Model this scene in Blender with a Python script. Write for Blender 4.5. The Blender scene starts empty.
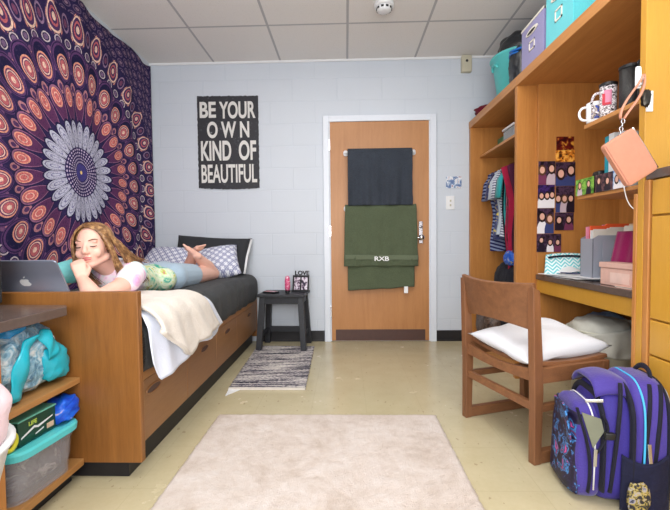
import bpy, bmesh, math, random
from math import sin, cos, pi, sqrt, radians as rad
from mathutils import Vector, Matrix, noise
random.seed(7)
SC = bpy.context.scene
COL = SC.collection

# ------------------------------------------------------------------ node helpers
class E:
    """tiny wrapper that turns arithmetic into Math nodes"""
    def __init__(s, nt, sock): s.nt, s.s = nt, sock
    def _m(s, op, *a):
        n = s.nt.nodes.new('ShaderNodeMath'); n.operation = op
        for i, v in enumerate((s,) + a):
            if isinstance(v, E): s.nt.links.new(v.s, n.inputs[i])
            else: n.inputs[i].default_value = v
        return E(s.nt, n.outputs[0])
    def __add__(s, o): return s._m('ADD', o)
    __radd__ = __add__
    def __sub__(s, o): return s._m('SUBTRACT', o)
    def __rsub__(s, o): return (s * -1.0) + o
    def __mul__(s, o): return s._m('MULTIPLY', o)
    __rmul__ = __mul__
    def __truediv__(s, o): return s._m('DIVIDE', o)
    def lt(s, o): return s._m('LESS_THAN', o)
    def gt(s, o): return s._m('GREATER_THAN', o)
    def fract(s): return s._m('FRACT')
    def floor(s): return s._m('FLOOR')
    def abs(s): return s._m('ABSOLUTE')
    def sqrt(s): return s._m('SQRT')
    def sin(s): return s._m('SINE')
    def min(s, o): return s._m('MINIMUM', o)
    def max(s, o): return s._m('MAXIMUM', o)
    def atan2(s, o): return s._m('ARCTAN2', o)
    def mod(s, o): return s._m('FLOORED_MODULO', o)
    def sat(s): return s.max(0.0).min(1.0)

def mixc(nt, f, a, b):
    n = nt.nodes.new('ShaderNodeMix'); n.data_type = 'RGBA'
    def put(i, v):
        if isinstance(v, E): nt.links.new(v.s, n.inputs[i])
        elif isinstance(v, (int, float)): n.inputs[i].default_value = v
        elif isinstance(v, tuple): n.inputs[i].default_value = v if len(v) == 4 else v + (1,)
        else: nt.links.new(v, n.inputs[i])
    put(0, f); put(6, a); put(7, b)
    return n.outputs[2]

def srgb(r, g, b):
    f = lambda c: (c / 255 / 12.92) if c / 255 <= .04045 else ((c / 255 + .055) / 1.055) ** 2.4
    return (f(r), f(g), f(b), 1)

def base(name, rough=.6, spec=.5):
    m = bpy.data.materials.new(name); m.use_nodes = True
    nt = m.node_tree; b = nt.nodes['Principled BSDF']
    b.inputs['Roughness'].default_value = rough
    b.inputs['Specular IOR Level'].default_value = spec
    return m, nt, b

def coords(nt, kind='Object', scale=(1, 1, 1), rot=(0, 0, 0)):
    t = nt.nodes.new('ShaderNodeTexCoord'); mp = nt.nodes.new('ShaderNodeMapping')
    mp.inputs['Scale'].default_value = scale; mp.inputs['Rotation'].default_value = rot
    nt.links.new(t.outputs[kind], mp.inputs[0]); return mp.outputs[0]

def xyz(nt, vec):
    s = nt.nodes.new('ShaderNodeSeparateXYZ'); nt.links.new(vec, s.inputs[0])
    return [E(nt, s.outputs[i]) for i in range(3)]

def noi(nt, vec, scale, detail=4, rough=.5, dist=0):
    n = nt.nodes.new('ShaderNodeTexNoise'); nt.links.new(vec, n.inputs['Vector'])
    n.inputs['Scale'].default_value = scale; n.inputs['Detail'].default_value = detail
    n.inputs['Roughness'].default_value = rough; n.inputs['Distortion'].default_value = dist
    return E(nt, n.outputs['Fac'])

def ramp(nt, fac, stops, interp='LINEAR'):
    r = nt.nodes.new('ShaderNodeValToRGB'); r.color_ramp.interpolation = interp
    cr = r.color_ramp
    while len(cr.elements) < len(stops): cr.elements.new(.5)
    for e, (p, c) in zip(cr.elements, stops): e.position = p; e.color = c
    nt.links.new(fac.s, r.inputs[0]); return r.outputs[0]

def bump(nt, b, h, strength=.2, dist=.01):
    n = nt.nodes.new('ShaderNodeBump'); n.inputs['Strength'].default_value = strength
    n.inputs['Distance'].default_value = dist
    nt.links.new(h.s, n.inputs['Height']); nt.links.new(n.outputs[0], b.inputs['Normal'])

def plain(name, c, rough=.6, spec=.5, metal=0, var=.08, nscale=30, bmp=0):
    m, nt, b = base(name, rough, spec)
    v = coords(nt); n = noi(nt, v, nscale)
    c2 = tuple(max(0, x * (1 - var * 2)) for x in c[:3]) + (1,)
    nt.links.new(mixc(nt, n, c2, tuple(min(1, x * (1 + var)) for x in c[:3]) + (1,)), b.inputs['Base Color'])
    b.inputs['Metallic'].default_value = metal
    if bmp: bump(nt, b, n, bmp, .004)
    return m

def wood(name, ca, cb, axis='z', rough=.4, sc=1.0, spec=.45, contrast=1.0):
    m, nt, b = base(name, rough, spec)
    s = {'x': (.6, 9, 9), 'y': (9, .6, 9), 'z': (9, 9, .6)}[axis]
    v = coords(nt, scale=tuple(k * sc for k in s))
    n = noi(nt, v, 3, 6, .6, .6)
    n2 = noi(nt, coords(nt, scale=tuple(k * sc * 6 for k in s)), 5, 3, .6)
    big = noi(nt, coords(nt), 2.2, 2)
    f = (n * .55 * contrast + n2 * .25 + big * .35 - .1).sat()
    nt.links.new(ramp(nt, f, [(.2, ca), (.75, cb)]), b.inputs['Base Color'])
    bump(nt, b, n2, .08, .002)
    return m

def fabric(name, c, weave=260, rough=.9, var=.12, bmp=.35, wrinkle=0):
    m, nt, b = base(name, rough, .2)
    v = coords(nt); n = noi(nt, v, weave, 2); w = noi(nt, v, 9, 4, .55, .4)
    c2 = tuple(x * (1 - var * 2.2) for x in c[:3]) + (1,)
    nt.links.new(mixc(nt, (n * .6 + w * .4), c2, tuple(min(1, x * (1 + var)) for x in c[:3]) + (1,)), b.inputs['Base Color'])
    b.inputs['Sheen Weight'].default_value = .25 if sum(c[:3]) > .35 else .04
    bump(nt, b, n * .3 + w * wrinkle, bmp, .01)
    return m

# ------------------------------------------------------------------ materials
OAK_A, OAK_B = srgb(156, 98, 44), srgb(204, 142, 76)
M = {}
M['oak'] = wood('oak_vertical', OAK_A, OAK_B, 'z')
M['oak_y'] = wood('oak_along', srgb(166, 108, 54), srgb(210, 150, 88), 'y')
M['oak_gold'] = wood('golden_oak', srgb(190, 138, 46), srgb(214, 164, 68), 'z', rough=.3, contrast=.5)
M['oak_shelf'] = wood('shelf_oak', srgb(150, 102, 54), srgb(190, 142, 88), 'y')
M['bed_wood'] = wood('bed_wood', srgb(108, 66, 28), srgb(160, 106, 52), 'z', rough=.38)
M['bed_wood_y'] = wood('bed_wood_along', srgb(142, 92, 46), srgb(184, 130, 74), 'y', rough=.38)
M['drawer_wood'] = wood('drawer_wood', srgb(132, 92, 56), srgb(172, 126, 84), 'y', rough=.4, contrast=.6)
M['chair_wood'] = wood('chair_wood', srgb(94, 60, 40), srgb(148, 100, 66), 'z', rough=.45, sc=1.4)
M['chair_wood_x'] = wood('chair_wood_across', srgb(98, 62, 42), srgb(152, 104, 68), 'x', rough=.45, sc=1.2)
M['door_wood'] = wood('door_wood', srgb(166, 112, 66), srgb(202, 146, 94), 'z', rough=.4, contrast=.8)
M['laminate'] = plain('brown_laminate', srgb(94, 80, 74), .22, .5, var=.1, nscale=60)
M['black_base'] = plain('black_rubber', srgb(34, 32, 36), .45, .4, var=.2, nscale=14)
M['kick'] = plain('brown_kick', srgb(82, 56, 50), .5, var=.1)
M['stool'] = plain('black_stain', srgb(44, 46, 52), .5, var=.25, nscale=50)
M['charcoal'] = fabric('charcoal_cloth', srgb(66, 68, 70), 200, .75, .14, .7, 2.2)
M['charcoal_pillow'] = fabric('charcoal_pillow', srgb(54, 56, 60), 200, .85)
M['cream'] = fabric('cream_fleece', srgb(226, 218, 208), 160, .95, .1, .8, 1.2)
M['sheet'] = fabric('white_sheet', srgb(226, 232, 248), 300, .85, .05, .4, .8)
M['chrome'] = plain('chrome', srgb(200, 200, 205), .2, .5, 1, .03)
M['white'] = plain('white_plastic', srgb(235, 236, 238), .4, var=.02)
M['beige'] = plain('beige_plastic', srgb(196, 190, 168), .5, var=.03)
M['black'] = plain('black_plastic', srgb(22, 22, 25), .45, var=.2)
M['teal'] = plain('teal_plastic', srgb(98, 208, 208), .35, var=.04)
M['lid'] = plain('teal_lid', srgb(92, 210, 216), .3, var=.05)
M['lav'] = fabric('lavender_canvas', srgb(148, 144, 190), 220)
M['aqua'] = fabric('aqua_canvas', srgb(98, 206, 216), 220)
M['cream_trim'] = plain('cream_trim', srgb(232, 226, 214), .8)
M['skin'] = None
M['pink_throw'] = fabric('pink_throw', srgb(228, 200, 206), 120, .95, .04, .5, .6)
M['maroon'] = fabric('maroon_cloth', srgb(110, 24, 46), 160, .9, .2, .8, 1)
M['bagblack'] = plain('black_bag_film', srgb(38, 42, 48), .3, .6, var=.4, nscale=22, bmp=.9)
M['magenta'] = fabric('magenta_cloth', srgb(160, 24, 96), 120)
M['blue'] = plain('blue_plastic', srgb(30, 110, 200), .35, var=.1)
M['strap_pink'] = plain('blush_leather', srgb(196, 134, 108), .5, var=.06, nscale=60, bmp=.15)
M['metal_dark'] = plain('dark_metal', srgb(70, 66, 60), .35, metal=1)

def mat_wall(name='painted_block', axis='x'):
    m, nt, b = base(name, .45, .35)
    x, y, z = xyz(nt, coords(nt))
    if axis == 'y': x = y
    mod_h, mod_l = .2008, .41
    r = z / mod_h; row = r.floor(); fz = r.fract()
    off = row.mod(2.0) * .5
    fx = ((x + .684) / mod_l + off).fract()
    dz = (fz - .5).abs() * -1.0 + .5; dx = (fx - .5).abs() * -1.0 + .5
    d = (dz * mod_h).min(dx * mod_l)
    groove = (d / .006).sat()
    n = noi(nt, coords(nt), 90, 4); nb = noi(nt, coords(nt), 1.5, 2)
    c = mixc(nt, (nb * .5 + n * .3), srgb(200, 207, 217), srgb(213, 219, 227))
    c = mixc(nt, (1.0 - groove) * .16, c, srgb(176, 188, 204))
    nt.links.new(c, b.inputs['Base Color'])
    bump(nt, b, groove + n * .12, .35, .003)
    return m

def mat_ceiling():
    m, nt, b = base('ceiling_tile', .9, .2)
    x, y, z = xyz(nt, coords(nt))
    fx = ((x + 1.192) / .6096).fract(); fy = ((y - 3.015) / .6096).fract()
    d = ((fx - .5).abs() * -1.0 + .5).min((fy - .5).abs() * -1.0 + .5) * .6096
    line = d.lt(.009)
    n = noi(nt, coords(nt), 130, 3, .7)
    spk = n.gt(.62) * .5
    c = mixc(nt, spk, srgb(236, 233, 230), srgb(212, 210, 208))
    c = mixc(nt, line * .8, c, srgb(168, 168, 172))
    nt.links.new(c, b.inputs['Base Color'])
    bump(nt, b, n * .4 + line * 1.0, .4, .003)
    return m

def mat_floor():
    m, nt, b = base('vinyl_tile', .22, .5)
    x, y, z = xyz(nt, coords(nt))
    fx = ((x + .2) / .3048).fract(); fy = ((y + .1) / .3048).fract()
    d = ((fx - .5).abs() * -1.0 + .5).min((fy - .5).abs() * -1.0 + .5) * .3048
    line = d.lt(.0016)
    big = noi(nt, coords(nt), 6, 5, .6); fine = noi(nt, coords(nt), 60, 3, .6)
    spk = noi(nt, coords(nt, scale=(1, .5, 1)), 48, 2, .5).gt(.7)
    c = mixc(nt, (big * .7 + fine * .3), srgb(176, 164, 130), srgb(204, 194, 162))
    c = mixc(nt, spk * .45, c, srgb(132, 112, 84))
    c = mixc(nt, line * .2, c, srgb(150, 138, 108))
    nt.links.new(c, b.inputs['Base Color'])
    r = (big * .2 + .14); nt.links.new(r.s, b.inputs['Roughness'])
    return m

def mat_tapestry():
    m, nt, b = base('mandala_cloth', .9, .15)
    x, y, z = xyz(nt, coords(nt))
    a = y - 2.585; c_ = z - 1.405
    r = (a * a + c_ * c_).sqrt(); th = a.atan2(c_)
    N = 28.0
    t = th * (N / (2 * pi))
    def lat(off=0.0, n=1.0):
        return ((t * n + off).fract() - .5) * (2 * pi / (N * n)) * r
    u = lat(.5); uh = lat(0.0)
    navy, purp, violet = srgb(34, 30, 66), srgb(82, 52, 96), srgb(116, 84, 138)
    pale, peach, coral, cream = srgb(190, 190, 208), srgb(232, 160, 138), srgb(196, 104, 110), srgb(240, 204, 184)
    nz = noi(nt, coords(nt), 16, 4, .6)
    col = mixc(nt, nz, navy, srgb(52, 42, 86))
    def drop(uu, r0, r1, w, k=14.0, taper=0.0):
        rc, h = (r0 + r1) / 2, (r1 - r0) / 2
        v = (r - rc) / h
        ww = (v * taper + 1.0) * w
        q = uu / ww
        return q * q + v * v
    def fill(e2, c, lim=1.0, amt=1.0):
        nonlocal col
        col = mixc(nt, e2.lt(lim) * amt, col, c)
    def ring(e2, c, lo, hi, amt=1.0):
        nonlocal col
        col = mixc(nt, e2.gt(lo) * e2.lt(hi) * amt, col, c)
    # outer field: scale-like small leaves
    N2 = 78.0
    rr = r / .055; row = rr.floor()
    fu = ((th * (N2 / (2 * pi)) + row.mod(2.0) * .5).fract() - .5).abs() * 2.0
    fv = (rr.fract() - .5).abs() * 2.0
    leaf = fu * fu + fv * fv
    outer = r.gt(1.02)
    col = mixc(nt, outer * leaf.lt(.7), col, srgb(112, 92, 124))
    col = mixc(nt, outer * leaf.lt(.42), col, srgb(66, 50, 84))
    col = mixc(nt, outer * leaf.lt(.12), col, srgb(150, 120, 140))
    # dotted fill between big drops
    # big outer drops
    e = drop(uh, .87, .99, .030); ring(e, srgb(150, 120, 150), .55, 1.0); fill(e, srgb(120, 70, 100), .2)
    e = drop(uh, .62, .76, .020, taper=.3); fill(e, srgb(120, 80, 116), 1.0); fill(e, srgb(206, 140, 130), .3)
    e = drop(u, .84, 1.03, .052, taper=-.35)
    fill(e, srgb(70, 48, 90), 1.5); ring(e, cream, .72, 1.0); ring(e, purp, .0, .72); ring(e, coral, .2, .38); fill(e, cream, .07)
    dots = ((th * (N * 6 / (2 * pi))).fract() - .5).abs().lt(.2)
    col = mixc(nt, e.gt(1.08) * e.lt(1.3) * dots, col, peach)
    # paisley pairs
    up = lat(.5, 2.0)
    e = drop(up, .775, .835, .030)
    fill(e, navy, 1.3); ring(e, srgb(206, 190, 196), .55, 1.0); fill(e, srgb(120, 96, 130), .3)
    # purple arches around eye drops
    e = drop(u, .55, .80, .078, taper=.25)
    fill(e, srgb(96, 62, 108), 1.0); ring(e, navy, .80, .90); fill(e, navy, .62)
    # eye drops
    e = drop(u, .575, .725, .048, taper=.15)
    ring(e, peach, .72, 1.0); fill(e, srgb(110, 56, 96), .72); ring(e, cream, .38, .52); ring(e, coral, .0, .30); fill(e, cream, .06)
    # triangle clusters
    e = drop(uh, .49, .57, .022); fill(e, srgb(190, 130, 136), 1.0, .9); fill(e, purp, .3)
    # coral petals
    e = drop(u, .30, .55, .044, taper=.45)
    fill(e, navy, 1.12); fill(e, srgb(150, 100, 130), .92); fill(e, srgb(92, 50, 88), .74)
    e = drop(u, .42, .525, .028); fill(e, peach, 1.25); fill(e, srgb(206, 110, 108), .85); ring(e, cream, .22, .36, .8); 
    # pale petals
    e = drop(u, .13, .335, .0255, taper=.40)
    fill(e, navy, 1.25); fill(e, pale, .95); ring(e, srgb(118, 116, 150), .50, .62); ring(e, srgb(128, 124, 160), .08, .16)
    # inner disc
    disc = r.lt(.165)
    col = mixc(nt, disc, col, srgb(44, 36, 84))
    rf = ((r / .02).fract() - .5).abs(); tf = ((th * (36 / (2 * pi))).fract() - .5).abs()
    col = mixc(nt, disc * r.gt(.06) * (rf * rf + tf * tf).lt(.09), col, srgb(196, 180, 206))
    col = mixc(nt, r.lt(.058), col, srgb(70, 64, 130))
    col = mixc(nt, r.lt(.012), col, srgb(250, 216, 130))
    # edge band + blotches
    blot = noi(nt, coords(nt), 70, 3, .6)
    fine = noi(nt, coords(nt), 110, 2, .5)
    col = mixc(nt, fine.gt(.56) * .35, col, navy)
    col = mixc(nt, blot.gt(.6) * .25, col, srgb(90, 60, 100))
    nt.links.new(col, b.inputs['Base Color'])
    bump(nt, b, noi(nt, coords(nt), 300, 2), .2, .002)
    return m

def mat_tie_dye():
    m, nt, b = base('tie_dye', .9, .2)
    v = coords(nt); x, y, z = xyz(nt, v)
    n = noi(nt, v, 6.5, 3, .6, 1.2)
    c = ramp(nt, n, [(.30, srgb(120, 214, 216)), (.42, srgb(226, 238, 240)), (.50, srgb(250, 226, 240)), (.58, srgb(228, 170, 216)), (.66, srgb(246, 232, 240)), (.76, srgb(206, 222, 140))])
    low = ((y - 2.06) / .12).sat()
    n2 = noi(nt, v, 14, 3, .6, 1.5)
    c2 = ramp(nt, n2, [(.36, srgb(70, 170, 150)), (.47, srgb(206, 226, 190)), (.55, srgb(228, 230, 214)), (.63, srgb(190, 210, 90)), (.7, srgb(206, 90, 140))])
    teal = ((-1.235 - x) / .05).sat()
    c = mixc(nt, low, c, c2)
    c = mixc(nt, teal * .9, c, srgb(110, 214, 214))
    nt.links.new(c, b.inputs['Base Color']); bump(nt, b, noi(nt, v, 24, 3), .4, .006)
    return m

def mat_pattern_pillow():
    m, nt, b = base('lattice_pillowcase', .9, .2)
    x, z, y = xyz(nt, coords(nt))
    a = (x + z) / .062; c = (x - z) / .062
    fa = (a.fract() - .5).abs(); fc = (c.fract() - .5).abs()
    line = (fa.lt(.09) + fc.lt(.09)).sat()
    cell = fa.max(fc); ringm = cell.gt(.25) * cell.lt(.36)
    col = mixc(nt, (line + ringm).sat() * .9, srgb(232, 234, 242), srgb(120, 126, 168))
    nt.links.new(col, b.inputs['Base Color']); bump(nt, b, noi(nt, coords(nt), 14, 3), .4, .01)
    return m

def mat_rug():
    m, nt, b = base('rag_weave', .95, .1)
    x, y, z = xyz(nt, coords(nt))
    v = coords(nt, scale=(1.6, 46, 1))
    n = noi(nt, v, 1.6, 4, .7)
    st = noi(nt, coords(nt, scale=(30, 75, 1)), 1.6, 2, .6)
    f = (n * .75 + st * .3)
    c = ramp(nt, f, [(.44, srgb(46, 46, 56)), (.50, srgb(96, 92, 108)), (.54, srgb(186, 180, 180)), (.64, srgb(226, 220, 212))])
    nt.links.new(c, b.inputs['Base Color']); bump(nt, b, st, .8, .01)
    return m

def mat_area_rug():
    m, nt, b = base('shag_rug', .98, .1)
    v = coords(nt); n = noi(nt, v, 4.5, 5, .7, 1.0); f = noi(nt, v, 220, 3, .7); g = noi(nt, v, 26, 4, .7)
    c = ramp(nt, (n * .6 + g * .4), [(.36, srgb(202, 184, 170)), (.5, srgb(222, 208, 198)), (.64, srgb(234, 224, 218))])
    c = mixc(nt, f * .35, c, srgb(206, 190, 180))
    nt.links.new(c, b.inputs['Base Color']); bump(nt, b, f * .6 + g * .6, 1.0, .012)
    b.inputs['Sheen Weight'].default_value = .3
    return m

def mat_photo(name, seed, a=None):
    m, nt, b = base(name, .3, .4)
    t = nt.nodes.new('ShaderNodeTexCoord'); mp = nt.nodes.new('ShaderNodeMapping')
    mp.inputs['Location'].default_value = (seed * 3.7, seed * 1.3, seed * 2.1)
    nt.links.new(t.outputs['Object'], mp.inputs[0]); v = mp.outputs[0]
    n = noi(nt, v, 38, 2, .5, .6); n2 = noi(nt, v, 24, 2, .5)
    stops = a or [(.36, srgb(22, 18, 34)), (.47, srgb(52, 34, 60)), (.53, srgb(188, 140, 128)), (.6, srgb(236, 222, 222)), (.7, srgb(60, 50, 90))]
    nt.links.new(ramp(nt, (n * .7 + n2 * .3), stops), b.inputs['Base Color'])
    return m

def mat_people(name, seed, u0, u1, z0, z1, axis, bg):
    '''snapshot: blurry background with two or three people (hair, face, clothes)'''
    m, nt, b = base(name, .3, .4)
    x, y, z = xyz(nt, coords(nt)); a = x if axis == 'x' else y
    U = (a - u0) / (u1 - u0); V = (z - z0) / (z1 - z0)
    if axis == 'y': U = U * -1.0 + 1.0
    n = noi(nt, coords(nt), 45, 2, .6, .5)
    c = ramp(nt, n, [(.38, bg[0]), (.62, bg[1])])
    rr = random.Random(seed); k = 2 if seed % 2 else 3; asp = abs(u1 - u0) / (z1 - z0)
    tops = [srgb(236, 232, 236), srgb(40, 30, 44), srgb(120, 60, 90), srgb(200, 180, 190), srgb(60, 70, 120)]
    for i in range(k):
        cx = (i + .5) / k + rr.uniform(-.05, .05); cy = .60 + rr.uniform(-.08, .10); r = (.15 if k == 2 else .115) / max(.8, asp)
        def el(ex, ey, rx, ry):
            p = (U - ex) / rx; q = (V - ey) / ry; return (p * p + q * q).lt(1.0)
        c = mixc(nt, el(cx, .10, r * 1.7, .42), c, rr.choice(tops))
        c = mixc(nt, el(cx, cy - .03, r * 1.25, r * asp * 1.75), c, rr.choice([srgb(34, 24, 24), srgb(92, 62, 40), srgb(50, 32, 28)]))
        c = mixc(nt, el(cx, cy - .02, r * .8, r * asp * 1.1), c, srgb(226, 176, 156))
    nt.links.new(c, b.inputs['Base Color'])
    return m

def mat_clear(name, c, alpha=.35, rough=.15):
    m, nt, b = base(name, rough, .5)
    b.inputs['Base Color'].default_value = c; b.inputs['Alpha'].default_value = alpha
    return m

def mat_zebra():
    m, nt, b = base('zebra_print', .35)
    v = coords(nt); n = noi(nt, coords(nt, scale=(1, 1, 2.2)), 60, 1, .5, 2.0)
    nt.links.new(ramp(nt, n, [(.46, srgb(40, 24, 34)), (.52, srgb(240, 232, 236))], 'LINEAR'), b.inputs['Base Color'])
    return m

def mat_printed(name, ground, stops, scale=60):
    m, nt, b = base(name, .5)
    n = noi(nt, coords(nt), scale, 3, .6, 1.0)
    nt.links.new(ramp(nt, n, stops), b.inputs['Base Color']); return m

def mat_skin():
    m, nt, b = base('skin', .5, .35)
    n = noi(nt, coords(nt), 12, 3)
    nt.links.new(mixc(nt, n, srgb(228, 172, 154), srgb(238, 194, 176)), b.inputs['Base Color'])
    b.inputs['Subsurface Weight'].default_value = .08
    b.inputs['Subsurface Radius'].default_value = (.02, .008, .004)
    return m

def mat_hair():
    m, nt, b = base('dark_blonde_hair', .42, .5)
    v = coords(nt, scale=(44, 22, 22)); n = noi(nt, v, 2, 3, .6)
    nt.links.new(ramp(nt, n, [(.3, srgb(86, 58, 38)), (.5, srgb(142, 102, 66)), (.75, srgb(206, 164, 112))]), b.inputs['Base Color'])
    return m

M['wall'] = mat_wall(); M['wall_y'] = mat_wall('painted_block_side', 'y'); M['ceiling'] = mat_ceiling(); M['floor'] = mat_floor()
M['tapestry'] = mat_tapestry(); M['tiedye'] = mat_tie_dye(); M['lattice'] = mat_pattern_pillow()
M['rag'] = mat_rug(); M['arug'] = mat_area_rug(); M['skin'] = mat_skin(); M['hair'] = mat_hair(); M['zebra'] = mat_zebra()
M['denim'] = fabric('light_denim', srgb(168, 190, 208), 240, .9, .12, .5, .6)
M['towel_black'] = fabric('black_terry', srgb(62, 68, 78), 120, .98, .25, 1.0, 1.2)
M['towel_green'] = fabric('green_terry', srgb(90, 100, 78), 120, .98, .2, 1.0, 1.0)
M['towel_green_band'] = fabric('green_band', srgb(104, 114, 92), 300, .9, .1, .4)
M['purple'] = fabric('purple_nylon', srgb(72, 58, 146), 200, .6, .12, .4, 1.0)
M['purple_dark'] = fabric('deep_blue_nylon', srgb(60, 50, 136), 200, .6, .12, .4, 1.0)
M['zip'] = fabric('black_webbing', srgb(30, 30, 44), 200, .8)
M['grey_mesh'] = fabric('grey_mesh', srgb(150, 156, 168), 90, .9, .2, .6)
M['cyan'] = plain('cyan_piping', srgb(70, 180, 230), .5)
M['print'] = mat_printed('abstract_print', 0, [(.38, srgb(24, 20, 44)), (.52, srgb(40, 30, 70)), (.57, srgb(70, 140, 210)), (.62, srgb(30, 24, 50)), (.7, srgb(220, 90, 170))], 22)
M['brownbag'] = mat_printed('brown_print', 0, [(.4, srgb(50, 38, 34)), (.52, srgb(110, 88, 74)), (.6, srgb(70, 54, 48)), (.7, srgb(150, 130, 116))], 40)
M['snack'] = mat_printed('sparkle_print', 0, [(.45, srgb(20, 18, 24)), (.62, srgb(52, 48, 58)), (.72, srgb(200, 200, 210))], 120)
M['linerbag'] = plain('off_white_liner', srgb(206, 206, 196), .4, .5, var=.15, nscale=18, bmp=.8)
M['basket_white'] = plain('off_white_bin', srgb(214, 214, 196), .4, var=.05)

# ------------------------------------------------------------------ mesh helpers
def tag(o, label=None, cat=None, group=None, kind=None):
    if label: o['label'] = label
    if cat: o['category'] = cat
    if group: o['group'] = group
    if kind: o['kind'] = kind
    return o

def thing(name, label, cat, loc=(0, 0, 0), group=None, rz=0, rot=None):
    o = bpy.data.objects.new(name, None); COL.objects.link(o); o.empty_display_size = .1
    o.location = loc; o.rotation_euler = rot if rot else (0, 0, rz)
    return tag(o, label, cat, group)

def link(name, me, mat=None, parent=None, smooth=False, world=False, loc=None):
    o = bpy.data.objects.new(name, me); COL.objects.link(o)
    mats = mat if isinstance(mat, (list, tuple)) else ([mat] if mat else [])
    for mm in mats: me.materials.append(mm)
    if smooth:
        for p in me.polygons: p.use_smooth = True
    if parent:
        o.parent = parent
        if world:
            off = Vector(); q = parent
            while q: off += q.location; q = q.parent
            o.location = -off
    if loc: o.location = loc
    return o

def ob(name, bm, mat=None, parent=None, smooth=False, world=False, bev=0, seg=2, loc=None, sub=0, auto=False):
    bmesh.ops.recalc_face_normals(bm, faces=bm.faces)
    me = bpy.data.meshes.new(name); bm.to_mesh(me); bm.free()
    o = link(name, me, mat, parent, smooth or bool(bev) and False, world, loc)
    if bev:
        md = o.modifiers.new('bevel', 'BEVEL'); md.width = bev; md.segments = seg; md.limit_method = 'ANGLE'
    if sub:
        md = o.modifiers.new('sub', 'SUBSURF'); md.levels = sub; md.render_levels = sub
    return o

def B(): return bmesh.new()

def box(bm, x0, x1, y0, y1, z0, z1, mtx=None, mi=0):
    vs = [bm.verts.new(Vector((x, y, z)) if not mtx else mtx @ Vector((x, y, z))) for x in (x0, x1) for y in (y0, y1) for z in (z0, z1)]
    for f in ((0, 1, 3, 2), (4, 6, 7, 5), (0, 4, 5, 1), (2, 3, 7, 6), (0, 2, 6, 4), (1, 5, 7, 3)):
        fc = bm.faces.new([vs[i] for i in f]); fc.material_index = mi
    return bm

def bar(bm, p, q, w, t, up=(0, 0, 1)):
    """rectangular bar from p to q, w wide (sideways), t thick (along up)"""
    p, q = Vector(p), Vector(q); d = (q - p).normalized(); u = Vector(up)
    s = d.cross(u).normalized(); n = s.cross(d).normalized()
    vs = []
    for c in (p, q):
        for a, b in ((-1, -1), (1, -1), (1, 1), (-1, 1)):
            vs.append(bm.verts.new(c + s * a * w / 2 + n * b * t / 2))
    for f in ((3, 2, 1, 0), (4, 5, 6, 7), (0, 1, 5, 4), (1, 2, 6, 5), (2, 3, 7, 6), (3, 0, 4, 7)): bm.faces.new([vs[i] for i in f])
    return bm

def tube(bm, pts, r, n=8, closed=False, flat=1.0):
    pts = [Vector(p) for p in pts]; rings = []
    m = len(pts)
    prev = None
    for i, p in enumerate(pts):
        a = pts[(i - 1) % m] if closed or i > 0 else p; c = pts[(i + 1) % m] if closed or i < m - 1 else p
        d = (c - a).normalized()
        if prev is None:
            h = Vector((0, 0, 1)) if abs(d.z) < .9 else Vector((1, 0, 0))
            s = d.cross(h).normalized()
        else: s = (prev - d * prev.dot(d)).normalized()
        prev = s; t = d.cross(s)
        rr = r[i] if isinstance(r, (list, tuple)) else r
        rings.append([bm.verts.new(p + (s * cos(2 * pi * k / n) + t * sin(2 * pi * k / n) * flat) * rr) for k in range(n)])
    for i in range(m if closed else m - 1):
        A, Bq = rings[i], rings[(i + 1) % m]
        for k in range(n): bm.faces.new((A[k], A[(k + 1) % n], Bq[(k + 1) % n], Bq[k]))
    if not closed:
        bm.faces.new(rings[0][::-1]); bm.faces.new(rings[-1])
    return bm

def lathe(bm, prof, c=(0, 0, 0), n=32, sx=1, sy=1, cap=True):
    rings = []
    for r, z in prof:
        rings.append([bm.verts.new((c[0] + r * sx * cos(2 * pi * k / n), c[1] + r * sy * sin(2 * pi * k / n), c[2] + z)) for k in range(n)])
    for A, Bq in zip(rings, rings[1:]):
        for k in range(n): bm.faces.new((A[k], A[(k + 1) % n], Bq[(k + 1) % n], Bq[k]))
    if cap:
        bm.faces.new(rings[0][::-1]); bm.faces.new(rings[-1])
    return bm

def prism(bm, pts, d, mtx=None):
    """extrude polygon pts [(x,y,z)...] along vector d"""
    a = [Vector(p) for p in pts]; b = [p + Vector(d) for p in a]
    if mtx: a = [mtx @ p for p in a]; b = [mtx @ p for p in b]
    A = [bm.verts.new(p) for p in a]; C = [bm.verts.new(p) for p in b]; n = len(A)
    bm.faces.new(A[::-1]); bm.faces.new(C)
    for i in range(n): bm.faces.new((A[i], A[(i + 1) % n], C[(i + 1) % n], C[i]))
    return bm

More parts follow.
